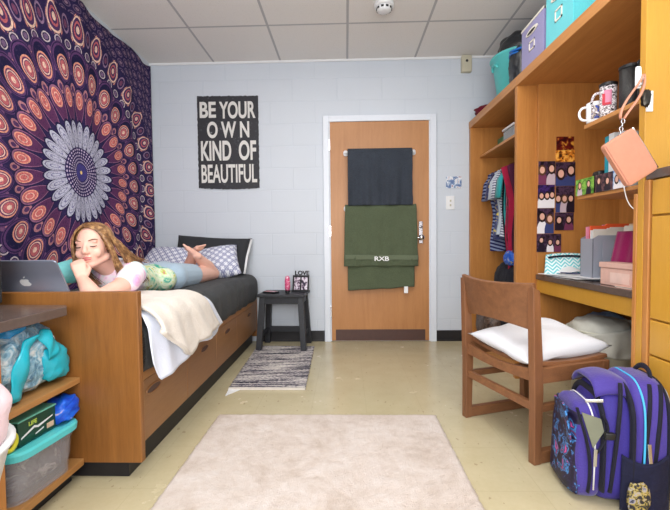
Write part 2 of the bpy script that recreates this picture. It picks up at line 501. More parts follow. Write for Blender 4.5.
def grid(bm, fn, nu, nv, thick=0):
    """fn(u,v)->point; thick gives closed sheet along local normal"""
    P = [[Vector(fn(i / nu, j / nv)) for j in range(nv + 1)] for i in range(nu + 1)]
    V = [[bm.verts.new(p) for p in row] for row in P]
    for i in range(nu):
        for j in range(nv): bm.faces.new((V[i][j], V[i + 1][j], V[i + 1][j + 1], V[i][j + 1]))
    if thick:
        Wv = []
        for i in range(nu + 1):
            row = []
            for j in range(nv + 1):
                du = P[min(i + 1, nu)][j] - P[max(i - 1, 0)][j]; dv = P[i][min(j + 1, nv)] - P[i][max(j - 1, 0)]
                nn = du.cross(dv); nn = nn.normalized() if nn.length > 1e-9 else Vector((0, 0, 1))
                row.append(bm.verts.new(P[i][j] - nn * thick))
            Wv.append(row)
        for i in range(nu):
            for j in range(nv): bm.faces.new((Wv[i][j + 1], Wv[i + 1][j + 1], Wv[i + 1][j], Wv[i][j]))
        for i in range(nu):
            bm.faces.new((V[i][0], Wv[i][0], Wv[i + 1][0], V[i + 1][0])); bm.faces.new((V[i + 1][nv], Wv[i + 1][nv], Wv[i][nv], V[i][nv]))
        for j in range(nv):
            bm.faces.new((V[0][j + 1], Wv[0][j + 1], Wv[0][j], V[0][j])); bm.faces.new((V[nu][j], Wv[nu][j], Wv[nu][j + 1], V[nu][j + 1]))
    return bm

def nz(p, s=1.0, o=0.0): return noise.noise(Vector(p) * s + Vector((o, o * 1.7, o * .3)))

def superell(bm, c, h, e1=.5, e2=.5, nu=32, nv=20, R=None, fn=None):
    """superellipsoid, centre c, half sizes h; R optional 3x3/4x4 rotation; fn deforms unit point"""
    sp = lambda t, e: math.copysign(abs(t) ** e, t)
    rings = []
    for j in range(1, nv):
        ph = -pi / 2 + pi * j / nv; row = []
        for i in range(nu):
            th = 2 * pi * i / nu
            p = Vector((sp(cos(ph), e1) * sp(cos(th), e2), sp(cos(ph), e1) * sp(sin(th), e2), sp(sin(ph), e1)))
            row.append(p)
        rings.append(row)
    bot, top = Vector((0, 0, -1)), Vector((0, 0, 1))
    def T(p):
        if fn: p = Vector(fn(p))
        p = Vector((p.x * h[0], p.y * h[1], p.z * h[2]))
        if R: p = R @ p
        return bm.verts.new(p + Vector(c))
    Vr = [[T(p) for p in r] for r in rings]; b, t = T(bot), T(top)
    for A, Bq in zip(Vr, Vr[1:]):
        for k in range(nu): bm.faces.new((A[k], A[(k + 1) % nu], Bq[(k + 1) % nu], Bq[k]))
    for k in range(nu):
        bm.faces.new((b, Vr[0][(k + 1) % nu], Vr[0][k])); bm.faces.new((t, Vr[-1][k], Vr[-1][(k + 1) % nu]))
    return bm

def pillow(bm, w, h, t, n=22, pinch=.06, lump=.0, seed=0):
    """pillow lying in local XY, thickness along z"""
    V = {}
    for s in (1, -1):
        for i in range(n + 1):
            for j in range(n + 1):
                u, v = 2 * i / n - 1, 2 * j / n - 1
                edge = i in (0, n) or j in (0, n)
                if edge and s == -1: V[(s, i, j)] = V[(1, i, j)]; continue
                k = 1 - pinch * (1 - abs(u) ** 2) * 1.0 * (abs(v) ** 3); l = 1 - pinch * (1 - abs(v) ** 2) * (abs(u) ** 3)
                x, y = u * w / 2 * l, v * h / 2 * k
                z = s * t / 2 * ((1 - abs(u) ** 2.6) * (1 - abs(v) ** 2.6)) ** .55
                z += lump * nz((x, y, s * 3), 7, seed) * (0 if edge else 1) + lump * .7 * nz((x, y, 0), 4, seed + 5)
                V[(s, i, j)] = bm.verts.new((x, y, z))
    for s in (1, -1):
        for i in range(n):
            for j in range(n):
                q = [V[(s, i, j)], V[(s, i + 1, j)], V[(s, i + 1, j + 1)], V[(s, i, j + 1)]]
                try: bm.faces.new(q if s == 1 else q[::-1])
                except ValueError: pass
    return bm

def text_mesh(name, body, size, mat, parent=None, mtx=None, sx=1.0, bold=0.0, ext=.001, align='CENTER'):
    cu = bpy.data.curves.new(name, 'FONT'); cu.body = body; cu.size = size; cu.align_x = align; cu.offset = bold; cu.extrude = ext
    t = bpy.data.objects.new(name, cu); COL.objects.link(t)
    bpy.context.view_layer.update()
    dg = bpy.context.evaluated_depsgraph_get()
    me = bpy.data.meshes.new_from_object(t.evaluated_get(dg)); bpy.data.objects.remove(t)
    me.transform(Matrix.Diagonal((sx, 1, 1, 1)))
    xs = [v.co.x for v in me.vertices]
    if align == 'CENTER' and xs:
        me.transform(Matrix.Translation((-(min(xs) + max(xs)) / 2, 0, 0)))
    if mtx: me.transform(mtx)
    me.materials.clear()
    return link(name, me, mat, parent)

def fit_text(name, body, x0, x1, z0, z1, y, mat, parent, bold=.02, ext=.0008):
    """text in the XZ plane facing -Y, fitted to a rectangle"""
    o = text_mesh(name, body, 1.0, mat, parent, None, 1, bold, ext)
    me = o.data
    xs = [v.co.x for v in me.vertices]; ys = [v.co.y for v in me.vertices]
    ax, ay = (x1 - x0) / (max(xs) - min(xs)), (z1 - z0) / (max(ys) - min(ys))
    mx, my = min(xs), min(ys)
    for v in me.vertices:
        v.co = Vector((x0 + (v.co.x - mx) * ax, y - v.co.z, z0 + (v.co.y - my) * ay))
    return o

def frame(axis_x, axis_y, axis_z, loc):
    m = Matrix.Identity(4)
    for i, a in enumerate((axis_x, axis_y, axis_z)):
        a = Vector(a).normalized()
        for r in range(3): m[r][i] = a[r]
    m.translation = Vector(loc); return m

# ------------------------------------------------------------------ camera
cam = bpy.data.cameras.new('camera'); co = bpy.data.objects.new('camera', cam); COL.objects.link(co)
cam.sensor_width = 36; cam.lens = 36 * 390 / 670; cam.clip_start = .02
co.matrix_world = Matrix.Translation((0, 0, .93)) @ Matrix.Rotation(11 / 390, 4, 'Z') @ Matrix.Rotation(pi / 2 - 14 / 390, 4, 'X') @ Matrix.Rotation(-.010, 4, 'Z')
SC.camera = co

# ------------------------------------------------------------------ room shell
XL, XR, YB, YF, ZC = -1.79, 1.79, 3.6, -1.3, 2.575
def struct(name, bm, mat, **k): return tag(ob(name, bm, mat, **k), kind='structure')
struct('floor', box(B(), XL - .1, XR + .1, YF - .1, YB + .1, -.1, 0), M['floor'])
struct('ceiling', box(B(), XL - .1, XR + .1, YF - .1, YB + .1, ZC, ZC + .1), M['ceiling'])
struct('wall_back', box(B(), XL - .1, XR + .1, YB, YB + .1, 0, ZC), M['wall'])
struct('wall_left', box(B(), XL - .1, XL, YF, YB, 0, ZC), M['wall_y'])
struct('wall_right', box(B(), XR, XR + .1, YF, YB, 0, ZC), M['wall_y'])
struct('wall_front', box(B(), XL - .1, XR + .1, YF - .1, YF, 0, ZC), M['wall'])
bm = B(); box(bm, XL, XR, YB - .012, YB, ZC - .018, ZC)
struct('trim_1', bm, M['white'])
bm = B(); box(bm, -.80, -.205, YB - .012, YB, 0, .098); box(bm, -.80, -.205, YB - .02, YB, 0, .015)
struct('baseboard_left', bm, M['black_base'], bev=.003)
bm = B(); box(bm, .83, 1.10, YB - .012, YB, 0, .098); box(bm, .83, 1.10, YB - .02, YB, 0, .015)
struct('baseboard_back', bm, M['black_base'], bev=.003)
# door frame
bm = B(); 
box(bm, -.20, -.146, YB - .03, YB, 0, 2.065); box(bm, .768, .824, YB - .03, YB, 0, 2.065); box(bm, -.146, .768, YB - .03, YB, 2.01, 2.065)
box(bm, -.146, -.136, YB - .018, YB, 0, 2.01); box(bm, .758, .768, YB - .018, YB, 0, 2.01)
struct('trim_2', bm, plain('door_frame_paint', srgb(222, 228, 238), .35, var=.02), bev=.003)
door = tag(ob('door_1', box(B(), -.136, .758, YB - .022, YB - .002, .008, 2.008), M['door_wood'], bev=.002), kind='structure')
ob('kick_plate', box(B(), -.10, .722, YB - .025, YB - .022, .012, .112), M['kick'], door)
bm = B(); box(bm, .664, .700, YB - .028, YB - .022, .90, 1.10)
ob('lock_plate', bm, M['chrome'], door, bev=.003)
bm = B(); tube(bm, [(.682, YB - .03, .955), (.682, YB - .075, .955)], .011, 12); tube(bm, [(.682, YB - .07, .955), (.66, YB - .075, .952), (.625, YB - .07, .955)][::-1], .009, 10)
superell(bm, (.682, YB - .075, .955), (.026, .018, .026), 1, 1, 16, 10)
tube(bm, [(.682, YB - .022, 1.05), (.682, YB - .036, 1.05)], .013, 14)
ob('door_handle', bm, M['chrome'], door, smooth=True)
for z in (.28, 1.02, 1.80):
    ob('hinge', box(B(), -.150, -.134, YB - .036, YB - .026, z - .05, z + .05), M['chrome'], door, bev=.002)

# towel bars + towels on door
def towel_bar(z, label):
    t = thing('towel_bar', label, 'towel bar', (.31, YB - .022, z))
    bm = B(); tube(bm, [(-.30, -.045, 0), (.30, -.045, 0)], .006, 10); ob('bar', bm, M['white'], t, smooth=True)
    for s in (-1, 1):
        bm = B(); superell(bm, (s * .305, -.012, 0), (.022, .011, .026), .8, .8, 18, 10)
        tube(bm, [(s * .305, -.01, 0), (s * .303, -.05, 0)], .011, 10); ob('mount', bm, M['white'], t, smooth=True)
towel_bar(1.722, 'white towel bar with round end mounts, upper one on the door')
towel_bar(1.222, 'white towel bar with round end mounts, lower one on the door')

def towel(name, x0, x1, ztop, zbot, mat, label, y0, amp=.006, seed=0, flare=.0, back=.2):
    t = thing(name, label, 'towel', ((x0 + x1) / 2, y0, ztop))
    def fn(u, v):
        x = x0 + (x1 - x0) * u; L = (ztop - zbot); Lb = back
        s = v * (L + Lb + .05)
        if s < Lb: y, z = y0 + .014, ztop - .0 - (Lb - s)
        elif s < Lb + .05:
            a = (s - Lb) / .05 * pi; y, z = y0 + .014 * cos(a), ztop + .014 * sin(a)
        else:
            q = (s - Lb - .05) / L; z = ztop - q * L
            y = y0 - .014 - amp * (1 + sin(u * 17 + seed + q * 2) * q + .8 * sin(u * 41 + seed * 2) * q) - .004 * q
            x += (u - .5) * flare * q + .004 * nz((u * 3, q * 5, seed), 1)
            z += .006 * nz((u * 4, 0, seed), 1) * q
        return (x, y, z)
    o = ob('towel_cloth', grid(B(), fn, 60, 70, .006), mat, t, smooth=True, world=True)
    return t
towel('black_towel', .022, .598, 1.736, 1.246, M['towel_black'], 'black bath towel with vertical folds on the upper door bar', YB - .067, .010, 1, 0, .35)
tg = towel('green_towel', -.005, .632, 1.236, .70, M['towel_green'], 'olive green bath towel with white monogram on the lower door bar', YB - .067, .005, 4, .03, .25)
def fn(u, v):
    x = .015 + (.60) * u; z = .73 - .22 * v - .03 * (1 - u) * v + .012 * nz((u * 4, 0, 2), 1)
    return (x, YB - .070 + .004 * sin(u * 12) , z)
ob('towel_layer', grid(B(), fn, 40, 16, .006), M['towel_green'], tg, smooth=True, world=True)
def fn(u, v):
    x = -.008 + .655 * u; z = .805 - .045 * v; q = (1.236 - z) / .536
    return (x, YB - .0965 - .003 * sin(u * 17 + 4 + q * 2) , z - .01 * (u))
ob('woven_band', grid(B(), fn, 60, 4, .003), M['towel_green_band'], tg, smooth=True, world=True)
mono = fit_text('monogram', 'RXB', .255, .385, .748, .788, YB - .106, M['white'], tg, .02)
mono.location = -tg.location; mono['label'] = 'white embroidered letters'
ob('care_tag', box(B(), .52, .555, YB - .088, YB - .084, .455, .515), M['white'], tg, world=True)

# wall fittings
pl = thing('postcard', 'small blue and white picture card taped to the wall above the switch plate', 'card', (.985, YB, 1.455))
ob('card', box(B(), .915, 1.055, YB - .006, YB - .001, 1.40, 1.505), mat_printed('blue_picture', 0, [(.42, srgb(96, 122, 170)), (.5, srgb(176, 192, 214)), (.56, srgb(240, 244, 248)), (.7, srgb(150, 90, 110))], 22), pl, world=True)
sw = thing('switch_plate', 'white wall plate with two small toggles right of the door', 'switch', (.955, YB, 1.265))
ob('plate', box(B(), .915, .992, YB - .009, YB - .001, 1.205, 1.33), M['white'], sw, world=True, bev=.003)
for z in (1.245, 1.285): ob('toggle', box(B(), .947, .961, YB - .016, YB - .009, z - .009, z + .009), M['beige'], sw, world=True, bev=.002)
al = thing('alarm_box', 'beige alarm box high on the back wall under the ceiling', 'alarm', (1.09, YB, 2.51))
ob('housing', box(B(), 1.045, 1.135, YB - .045, YB - .001, 2.425, 2.572), M['beige'], al, world=True, bev=.008)
ob('sensor', superell(B(), (1.09, YB - .046, 2.52), (.012, .004, .012), 1, 1, 14, 8), M['black'], al, smooth=True, world=True)
sd = thing('smoke_detector', 'round white smoke detector on the ceiling', 'smoke detector', (.28, 2.78, ZC))
ob('base', lathe(B(), [(.068, -.001), (.07, -.02), (.06, -.028)], (0, 0, 0)), M['white'], sd, smooth=True)
ob('dome', lathe(B(), [(.055, -.028), (.05, -.048), (.03, -.058), (.008, -.06)], (0, 0, 0)), M['white'], sd, smooth=True)
bm = B()
for k in range(10):
    a = k * pi / 5; m4 = Matrix.Rotation(a, 4, 'Z'); box(bm, .046, .0545, -.009, .009, -.046, -.034, m4)
ob('vent_slot', bm, M['black'], sd)

# poster
po = thing('wall_poster', 'black distressed poster with white block lettering on the back wall', 'poster', (-1.075, YB, 1.86))
mp_, nt_, b_ = base('poster_black', .6)
nn_ = noi(nt_, coords(nt_), 55, 4, .7); ex = noi(nt_, coords(nt_), 12, 3, .6)
nt_.links.new(ramp(nt_, (nn_ * .7 + ex * .3), [(.55, srgb(44, 44, 50)), (.64, srgb(70, 70, 76)), (.7, srgb(190, 190, 194))]), b_.inputs['Base Color'])
bm = B()
def pfn(u, v):
    j = .006
    x = -1.355 + .565 * u + (j * nz((0, v * 30, 1), 1) if u in (0, 1) else 0); z = 1.432 + .838 * v + (j * 1.3 * nz((u * 26, 0, 5), 1) if v in (0, 1) else 0) - (.012 * sin(pi * u) if v == 0 else 0) - .006 * u
    return (x, YB - .006 - .004 * sin(u * pi) * (1 - v) ** 4, z)
ob('print', grid(bm, pfn, 40, 60, -.002), mp_, po, world=True)
tw = plain('poster_white', srgb(226, 224, 220), .6, var=.05)
for txt, x0, x1, z0, z1 in (('BE', -1.33, -1.18, 2.07, 2.215), ('YOUR', -1.15, -.815, 2.06, 2.215), ('O W N', -1.265, -.875, 1.885, 2.035), ('KIND', -1.325, -1.045, 1.68, 1.86), ('OF', -.975, -.815, 1.68, 1.86), ('BEAUTIFUL', -1.325, -.81, 1.475, 1.645)):
    o = fit_text('lettering', txt, x0, x1, z0, z1, YB - .0135, tw, po, .028 if txt != 'BEAUTIFUL' else .02, .001); o.location = -po.location

# ------------------------------------------------------------------ tapestry
def tfn(u, v):
    y = .75 + (3.575 - .75) * u; top = 2.545 - .018 * abs(sin(u * pi * 9)) + (.01 * sin(u * 31))
    z = .42 + (top - .42) * v
    x = XL + .022 + .010 * sin(u * 30 + 2 * sin(v * 3)) * (1 - .5 * v) + .006 * sin(u * 71 + v * 5)
    return (x, y, z)
tp = tag(ob('wall_tapestry', grid(B(), tfn, 140, 60, .003), M['tapestry'], smooth=True), 'navy and coral mandala tapestry hung over the left wall', 'tapestry')

# ------------------------------------------------------------------ bed
BX = -.83   # front face
bed = thing('storage_bed', 'wooden storage bed with drawers along the left wall', 'bed', (-1.3, 2.5, 0))
W = dict(parent=bed, world=True)
ob('end_panel', box(B(), -1.77, -.805, 1.475, 1.505, .068, .742), M['bed_wood'], bev=.004, **W)
ob('foot_panel', box(B(), -1.77, BX + .004, 3.545, 3.57, .06, .425), M['bed_wood'], bev=.003, **W)
ob('side_rail', box(B(), BX - .025, BX + .006, 1.505, 3.545, .372, .425), M['bed_wood_y'], bev=.004, **W)
ob('platform', box(B(), -1.77, BX - .025, 1.505, 3.545, .375, .41), M['bed_wood_y'], **W)
ob('toe_kick', box(B(), -1.77, -.872, 1.50, 3.55, .0, .115), M['black_base'], **W)
ob('carcass', box(B(), -1.77, BX - .022, 1.506, 3.544, .115, .374), M['bed_wood'], **W)
seams = [(1.508, 1.98, 1.63), (1.984, 2.436, 2.23), (2.440, 2.905, 2.67), (2.909, 3.543, 3.27)]
for y0, y1, hy in seams:
    d = ob('drawer', box(B(), BX - .02, BX, y0, y1, .118, .368), M['drawer_wood'], bev=.002, **W)
    bm = B(); n = 20
    tube(bm, [(BX + .001, hy + .062 * cos(a), .312 + .017 * sin(a)) for a in [2 * pi * k / n for k in range(n)]], .0035, 6, closed=True)
    box(bm, BX - .001, BX + .001, hy - .05, hy + .05, .303, .321)
    ob('finger_pull', bm, plain('pull_rim', srgb(150, 104, 62), .4) if y0 < 1.6 else bpy.data.materials['pull_rim'], d, world=True)
    bm = B(); prism(bm, [(BX + .0012, hy + .058 * cos(a), .312 + .013 * sin(a)) for a in [2 * pi * k / n for k in range(n)]], (.0008, 0, 0))
    ob('pull_recess', bm, M['kick'], d, world=True)

# mattress with charcoal cover
def mat_pt(u, v):
    """v runs over cross-section (from wall side over the top, down the open side)"""
    y = 1.512 + (3.56 - 1.512) * u
    xs, xe, zb, zt, r = -1.745, -.795, .412, .640, .085
    zt += .006 * nz((0, y * 3, 1), 1)
    endr = min(1, (1 - u) * 2.05 / .10); rz = sqrt(max(0, 1 - (1 - endr) ** 2)) if endr < 1 else 1
    zt = zb + (zt - zb) * (.42 + .58 * rz)
    per = [(xs, zb), (xs, zt)]
    pts = []
    L1 = zt - zb; L2 = (xe - r) - xs; L3 = pi / 2 * r; L4 = zt - r - zb
    s = v * (L1 + L2 + L3 + L4)
    if s < L1: x, z = xs, zb + s
    elif s < L1 + L2: x, z = xs + s - L1, zt
    elif s < L1 + L2 + L3:
        a = (s - L1 - L2) / r; x, z = xe - r + r * sin(a), zt - r + r * cos(a)
    else: x, z = xe, zt - r - (s - L1 - L2 - L3)
    side = max(0, min(1, (x - (xe - .15)) / .15))
    # gathered wrinkles that run over the edge
    wr = .007 * sin(y * 34 + 5 * nz((x, y, 0), 2)) * side + .006 * nz((x * 6, y * 12, z * 4), 1)
    x += wr * side - .018 * (1 - min(1, (z - zb) / .06)) * side
    x -= .03 * (1 - rz) * side
    z += wr * .8 * (1 if s > L1 else 0) * (1 if z > zb + .03 else 0)
    return (x, y, z)
mt = tag(ob('mattress', grid(B(), mat_pt, 150, 60), M['charcoal'], smooth=True), 'mattress in wrinkled charcoal cover on the wooden bed', 'mattress')
bm = bmesh.new(); bm.from_mesh(mt.data)
bmesh.ops.holes_fill(bm, edges=[e for e in bm.edges if e.is_boundary], sides=0); bmesh.ops.recalc_face_normals(bm, faces=bm.faces); bm.to_mesh(mt.data); bm.free()

# blankets draped over the open side
def drape(y0, y1, xin, hem, off, seed, zt=.648, fold=.008, nu=60, nv=60, xe=-.782, skew=0):
    def fn(u, v):
        y = y0 + (y1 - y0) * u
        h = hem(y + skew * u * .8); r = .08
        L1 = (xe - r) - xin; L2 = pi / 2 * r; L3 = max(.01, zt + off - r - h)
        s = v * (L1 + L2 + L3)
        if s < L1: x, z = xin + s, zt + off
        elif s < L1 + L2: a = (s - L1) / r; x, z = xe + off - r + r * sin(a), zt + off - r + r * cos(a)
        else: x, z = xe + off, zt + off - r - (s - L1 - L2)
        q = max(0, (s - L1) / (L2 + L3))
        w = fold * (sin(y * 30 + seed) + .6 * sin(y * 63 + seed * 2)) * q
        x += w + .004 + .03 * q * q * (1 if off > .01 else .6)
        z += .008 * nz((x * 5, y * 5, seed), 1) * (1 - q) * 1.0 + .006 * nz((x * 14, y * 14, seed), 1) * (1 - q)
        y += skew * q * u
        if off < .01 and u < .14: x -= .032 * (1 - u / .14) * min(1, q * 3)
        return (x, max(y, 1.512), z)
    return fn
def lerp_tab(tab):
    def f(y):
        if y <= tab[0][0]: return tab[0][1]
        for (a, b), (c, d) in zip(tab, tab[1:]):
            if y <= c: return b + (d - b) * (y - a) / (c - a)
        return tab[-1][1]
    return f
sheet_hem = lerp_tab([(1.51, .46), (1.56, .365), (1.66, .375), (1.75, .40), (1.86, .43), (2.0, .41), (2.12, .405), (2.24, .44), (2.33, .47)])
fleece_hem = lerp_tab([(1.51, .575), (1.60, .515), (1.70, .43), (1.76, .405), (1.86, .44), (2.02, .45), (2.14, .455), (2.20, .475), (2.27, .52)])
sh = tag(ob('bed_sheet', grid(B(), drape(1.515, 2.06, -1.30, sheet_hem, .006, 1, xe=-.772, skew=.25), 60, 56, .004), M['sheet'], smooth=True), 'crumpled white sheet hanging over the bed rail below the cream blanket', 'sheet')
bl = thing('fleece_blanket', 'cream fleece blanket draped over the near side of the bed', 'blanket', (-.95, 1.9, .65))
ob('fleece', grid(B(), drape(1.52, 1.98, -1.45, fleece_hem, .022, 3, fold=.010, skew=.22), 64, 60, .014), M['cream'], bl, smooth=True, world=True)
def edge_fn(k):
    f = drape(1.52, 1.98, -1.45, fleece_hem, .022, 3, fold=.010, skew=.22); return [Vector(f(i / 40, k)) + Vector((.0, 0, 0)) for i in range(41)]
ob('rolled_hem', tube(B(), edge_fn(.985), .011, 8), M['cream'], bl, smooth=True, world=True)

# pillows at far end
def put_pillow(name, label, mat, loc, rot, w, h, t, seed, group=None):
    o = tag(ob(name, pillow(B(), w, h, t, lump=.018, seed=seed), mat, smooth=True), label, 'pillow', group)
    o.location = loc; o.rotation_euler = rot; return o
dp = thing('dark_pillow', 'charcoal pillow with white trim leaning on the back wall behind the patterned ones', 'pillow', (-1.20, 3.44, .815), rot=(rad(60), rad(3), 0))
ob('cushion', pillow(B(), .68, .38, .13, lump=.012, seed=9), M['charcoal_pillow'], dp, smooth=True)
ob('piping', tube(B(), [(.325, -.17, .004), (.322, 0, .006), (.335, .175, .004)], .011, 8, flat=.6), M['white'], dp, smooth=True)
put_pillow('patterned_pillow', 'white pillow with navy lattice print at the tapestry side of the bed', M['lattice'], (-1.49, 3.22, .755), (rad(40), rad(2), rad(-8)), .48, .38, .15, 2)
put_pillow('patterned_pillow', 'white pillow with navy lattice print right of the crossed feet', M['lattice'], (-1.10, 3.24, .755), (rad(44), rad(-10), rad(14)), .40, .34, .16, 5)

# ------------------------------------------------------------------ person
HC = Vector((-1.205, 1.83, .912))
HR = Matrix.Rotation(rad(12), 4, 'Z') @ Matrix.Rotation(rad(-3), 4, 'X') @ Matrix.Rotation(rad(-5), 4, 'Y')
HM = Matrix.Translation(HC) @ HR
def hp(x, y, z): return HM @ Vector((x, y, z))

def cap(bm, p, q, r0, r1, n=16, k=6):
    """tapered capsule"""
    p, q = Vector(p), Vector(q); d = (q - p); L = d.length; d.normalize()
    h = Vector((0, 0, 1)) if abs(d.z) < .9 else Vector((1, 0, 0)); s = d.cross(h).normalized(); t = d.cross(s)
    rows = []
    for i in range(1, k): a = -pi / 2 + pi / 2 * i / k; rows.append((p + d * r0 * sin(a), r0 * cos(a)))
    for i in range(5): rows.append((p + d * L * i / 4, r0 + (r1 - r0) * i / 4))
    for i in range(1, k): a = pi / 2 * i / k; rows.append((q + d * r1 * sin(a), r1 * cos(a)))
    R = [[bm.verts.new(c + (s * cos(2 * pi * j / n) + t * sin(2 * pi * j / n)) * r) for j in range(n)] for c, r in rows]
    for A, Bq in zip(R, R[1:]):
        for j in range(n): bm.faces.new((A[j], A[(j + 1) % n], Bq[(j + 1) % n], Bq[j]))
    bm.faces.new(R[0][::-1]); bm.faces.new(R[-1])

def ell(bm, c, h, R=None): superell(bm, c, h, 1, 1, 24, 16, R)

def remeshed(name, bm, mat, parent, voxel, smooth_it=4, fac=.5):
    bmesh.ops.recalc_face_normals(bm, faces=bm.faces)
    me = bpy.data.meshes.new(name); bm.to_mesh(me); bm.free()
    o = link(name, me, None, parent, True, True)
    r = o.modifiers.new('remesh', 'REMESH'); r.mode = 'VOXEL'; r.voxel_size = voxel; r.use_smooth_shade = True
    s = o.modifiers.new('smooth', 'SMOOTH'); s.factor = fac; s.iterations = smooth_it
    bpy.context.view_layer.update()
    dg = bpy.context.evaluated_depsgraph_get()
    m2 = bpy.data.meshes.new_from_object(o.evaluated_get(dg))
    o.modifiers.clear(); o.data = m2; m2.materials.clear(); m2.materials.append(mat)
    for p in m2.polygons: p.use_smooth = True
    return o

girl = thing('person', 'person with long dark blonde hair lying on the bed resting chin on hand', 'person', (-1.2, 2.3, .65))
bm = B()
H3 = HR.to_3x3()
# head: cranium, face, jaw
ell(bm, hp(0, .018, .030), (.071, .090, .084), H3)
ell(bm, hp(0, -.030, -.004), (.058, .060, .084), H3)
ell(bm, hp(0, -.036, -.055), (.041, .047, .046), H3)
ell(bm, hp(0, -.068, -.088), (.020, .018, .017), H3)          # chin
for s in (-1, 1):
    ell(bm, hp(s * .033, -.060, -.030), (.022, .020, .024), H3)   # cheeks
    ell(bm, hp(s * .026, -.075, .022), (.022, .011, .009), H3)    # brow
    ell(bm, hp(s * .074, .010, -.010), (.008, .016, .028), H3)    # ears
    cap(bm, hp(s * .052, .0, -.05), hp(s * .016, -.060, -.082), .018, .015)   # jaw line
    ell(bm, hp(s * .0085, -.094, -.030), (.0085, .009, .0075), H3)
cap(bm, hp(0, -.083, .016), hp(0, -.101, -.024), .0075, .0115)    # nose
ell(bm, hp(0, -.084, -.052), (.022, .010, .007), H3)
ell(bm, hp(0, -.081, -.064), (.019, .010, .007), H3)
# neck + torso (under shirt) + pelvis
cap(bm, hp(0, .01, -.05), (-1.19, 1.95, .80), .050, .056)
cap(bm, (-1.11, 1.97, .765), (-1.31, 1.97, .775), .068, .068)
cap(bm, (-1.20, 1.99, .755), (-1.20, 2.22, .708), .093, .074)
cap(bm, (-1.20, 2.22, .708), (-1.20, 2.48, .712), .074, .086)
cap(bm, (-1.12, 2.48, .708), (-1.28, 2.48, .708), .078, .078)
# arms
eL, hL = Vector((-1.045, 1.590, .692)), Vector((-1.155, 1.675, .772))
cap(bm, (-1.085, 1.94, .770), (-1.045, 1.77, .725), .050, .042); cap(bm, (-1.045, 1.77, .725), eL, .042, .036)
cap(bm, eL, eL + (hL - eL) * .45, .037, .036); cap(bm, eL + (hL - eL) * .45, hL, .036, .0235)
eR, hR = Vector((-1.43, 1.74, .700)), Vector((-1.36, 1.62, .700))
cap(bm, (-1.35, 1.93, .80), (-1.385, 1.80, .745), .048, .042); cap(bm, (-1.385, 1.80, .745), eR, .042, .035)
cap(bm, eR, hR, .034, .023)
# left hand: loose fist at the mouth; palm + four curled fingers + thumb
def hand(bm, wrist, axis, palm_n, side, sc=1.0):
    """axis: wrist->knuckles, palm_n: direction the palm faces, side: towards the thumb"""
    a, n, s = Vector(axis).normalized(), Vector(palm_n).normalized(), Vector(side).normalized()
    w = Vector(wrist)
    for k in (-1.1, -.4, .4, 1.1):
        cap(bm, w + s * k * .010 * sc, w + a * .062 * sc + s * k * .021 * sc * .9, .0135 * sc, .0115 * sc, 10, 4)
    lens = [(.034, .024, .018), (.039, .027, .019), (.036, .025, .018), (.028, .019, .016)]
    for i, (l1, l2, l3) in enumerate(lens):
        k = 1.05 - i * .7
        p0 = w + a * .064 * sc + s * k * .021 * sc
        p1 = p0 + (a * .55 + n * .83).normalized() * l1 * sc
        p2 = p1 + (a * -.55 + n * .83).normalized() * l2 * sc
        p3 = p2 + (a * -.98 + n * -.1).normalized() * l3 * sc
        cap(bm, p0, p1, .0098 * sc, .0088 * sc, 10, 4); cap(bm, p1, p2, .0088 * sc, .0080 * sc, 10, 4); cap(bm, p2, p3, .0080 * sc, .0072 * sc, 10, 4)
    t0 = w + a * .012 * sc + s * .022 * sc; t1 = t0 + (a * .6 + s * .55 + n * .5).normalized() * .036 * sc
    t2 = t1 + (a * .7 - s * .1 + n * .6).normalized() * .030 * sc; t3 = t2 + (a * .7 - s * .5 + n * .4).normalized() * .022 * sc
    cap(bm, t0, t1, .0135 * sc, .0105 * sc, 10, 4); cap(bm, t1, t2, .0105 * sc, .0092 * sc, 10, 4); cap(bm, t2, t3, .0092 * sc, .0080 * sc, 10, 4)
hand(bm, hL + Vector((-.004, .0, .006)), (-.30, .12, .93), (-.62, .72, -.1), (.60, .60, .25), .95)
hand(bm, hR, (.6, -.75, .1), (.1, .1, -.98), (.75, .6, .1), .95)
# legs: thighs on the bed, shins folded up, ankles crossed
for hip, knee, ank, toe in (((-1.115, 2.52, .708), (-1.035, 3.00, .685), (-1.075, 2.755, .840), (-1.135, 2.715, .905)),
                            ((-1.285, 2.52, .708), (-1.24, 2.98, .690), (-1.13, 2.85, .850), (-1.045, 2.80, .905))):
    hip, knee, ank, toe = map(Vector, (hip, knee, ank, toe))
    cap(bm, hip, hip + (knee - hip) * .5, .074, .066); cap(bm, hip + (knee - hip) * .5, knee, .066, .048)
    m_ = knee + (ank - knee) * .4 + Vector((0, .02, 0)); cap(bm, knee, m_, .048, .048); cap(bm, m_, ank, .048, .027)
    heel = ank + (ank - toe).normalized() * .03 + Vector((0, 0, .012)); cap(bm, ank, heel, .026, .024)
    side = (toe - ank).cross(Vector((0, 0, 1))).normalized()
    ball = ank + (toe - ank) * .75
    for k in (-1, 0, 1): cap(bm, heel, ball + side * k * .018, .022, .017, 10, 4)
    for k in range(5):
        b0 = ball + side * (k - 2) * .012; cap(bm, b0, b0 + (toe - ank).normalized() * (.040 - .004 * k), .010 - .0008 * k, .008 - .0006 * k, 8, 3)
body = remeshed('body', bm, M['skin'], girl, .0042, 5, .5)
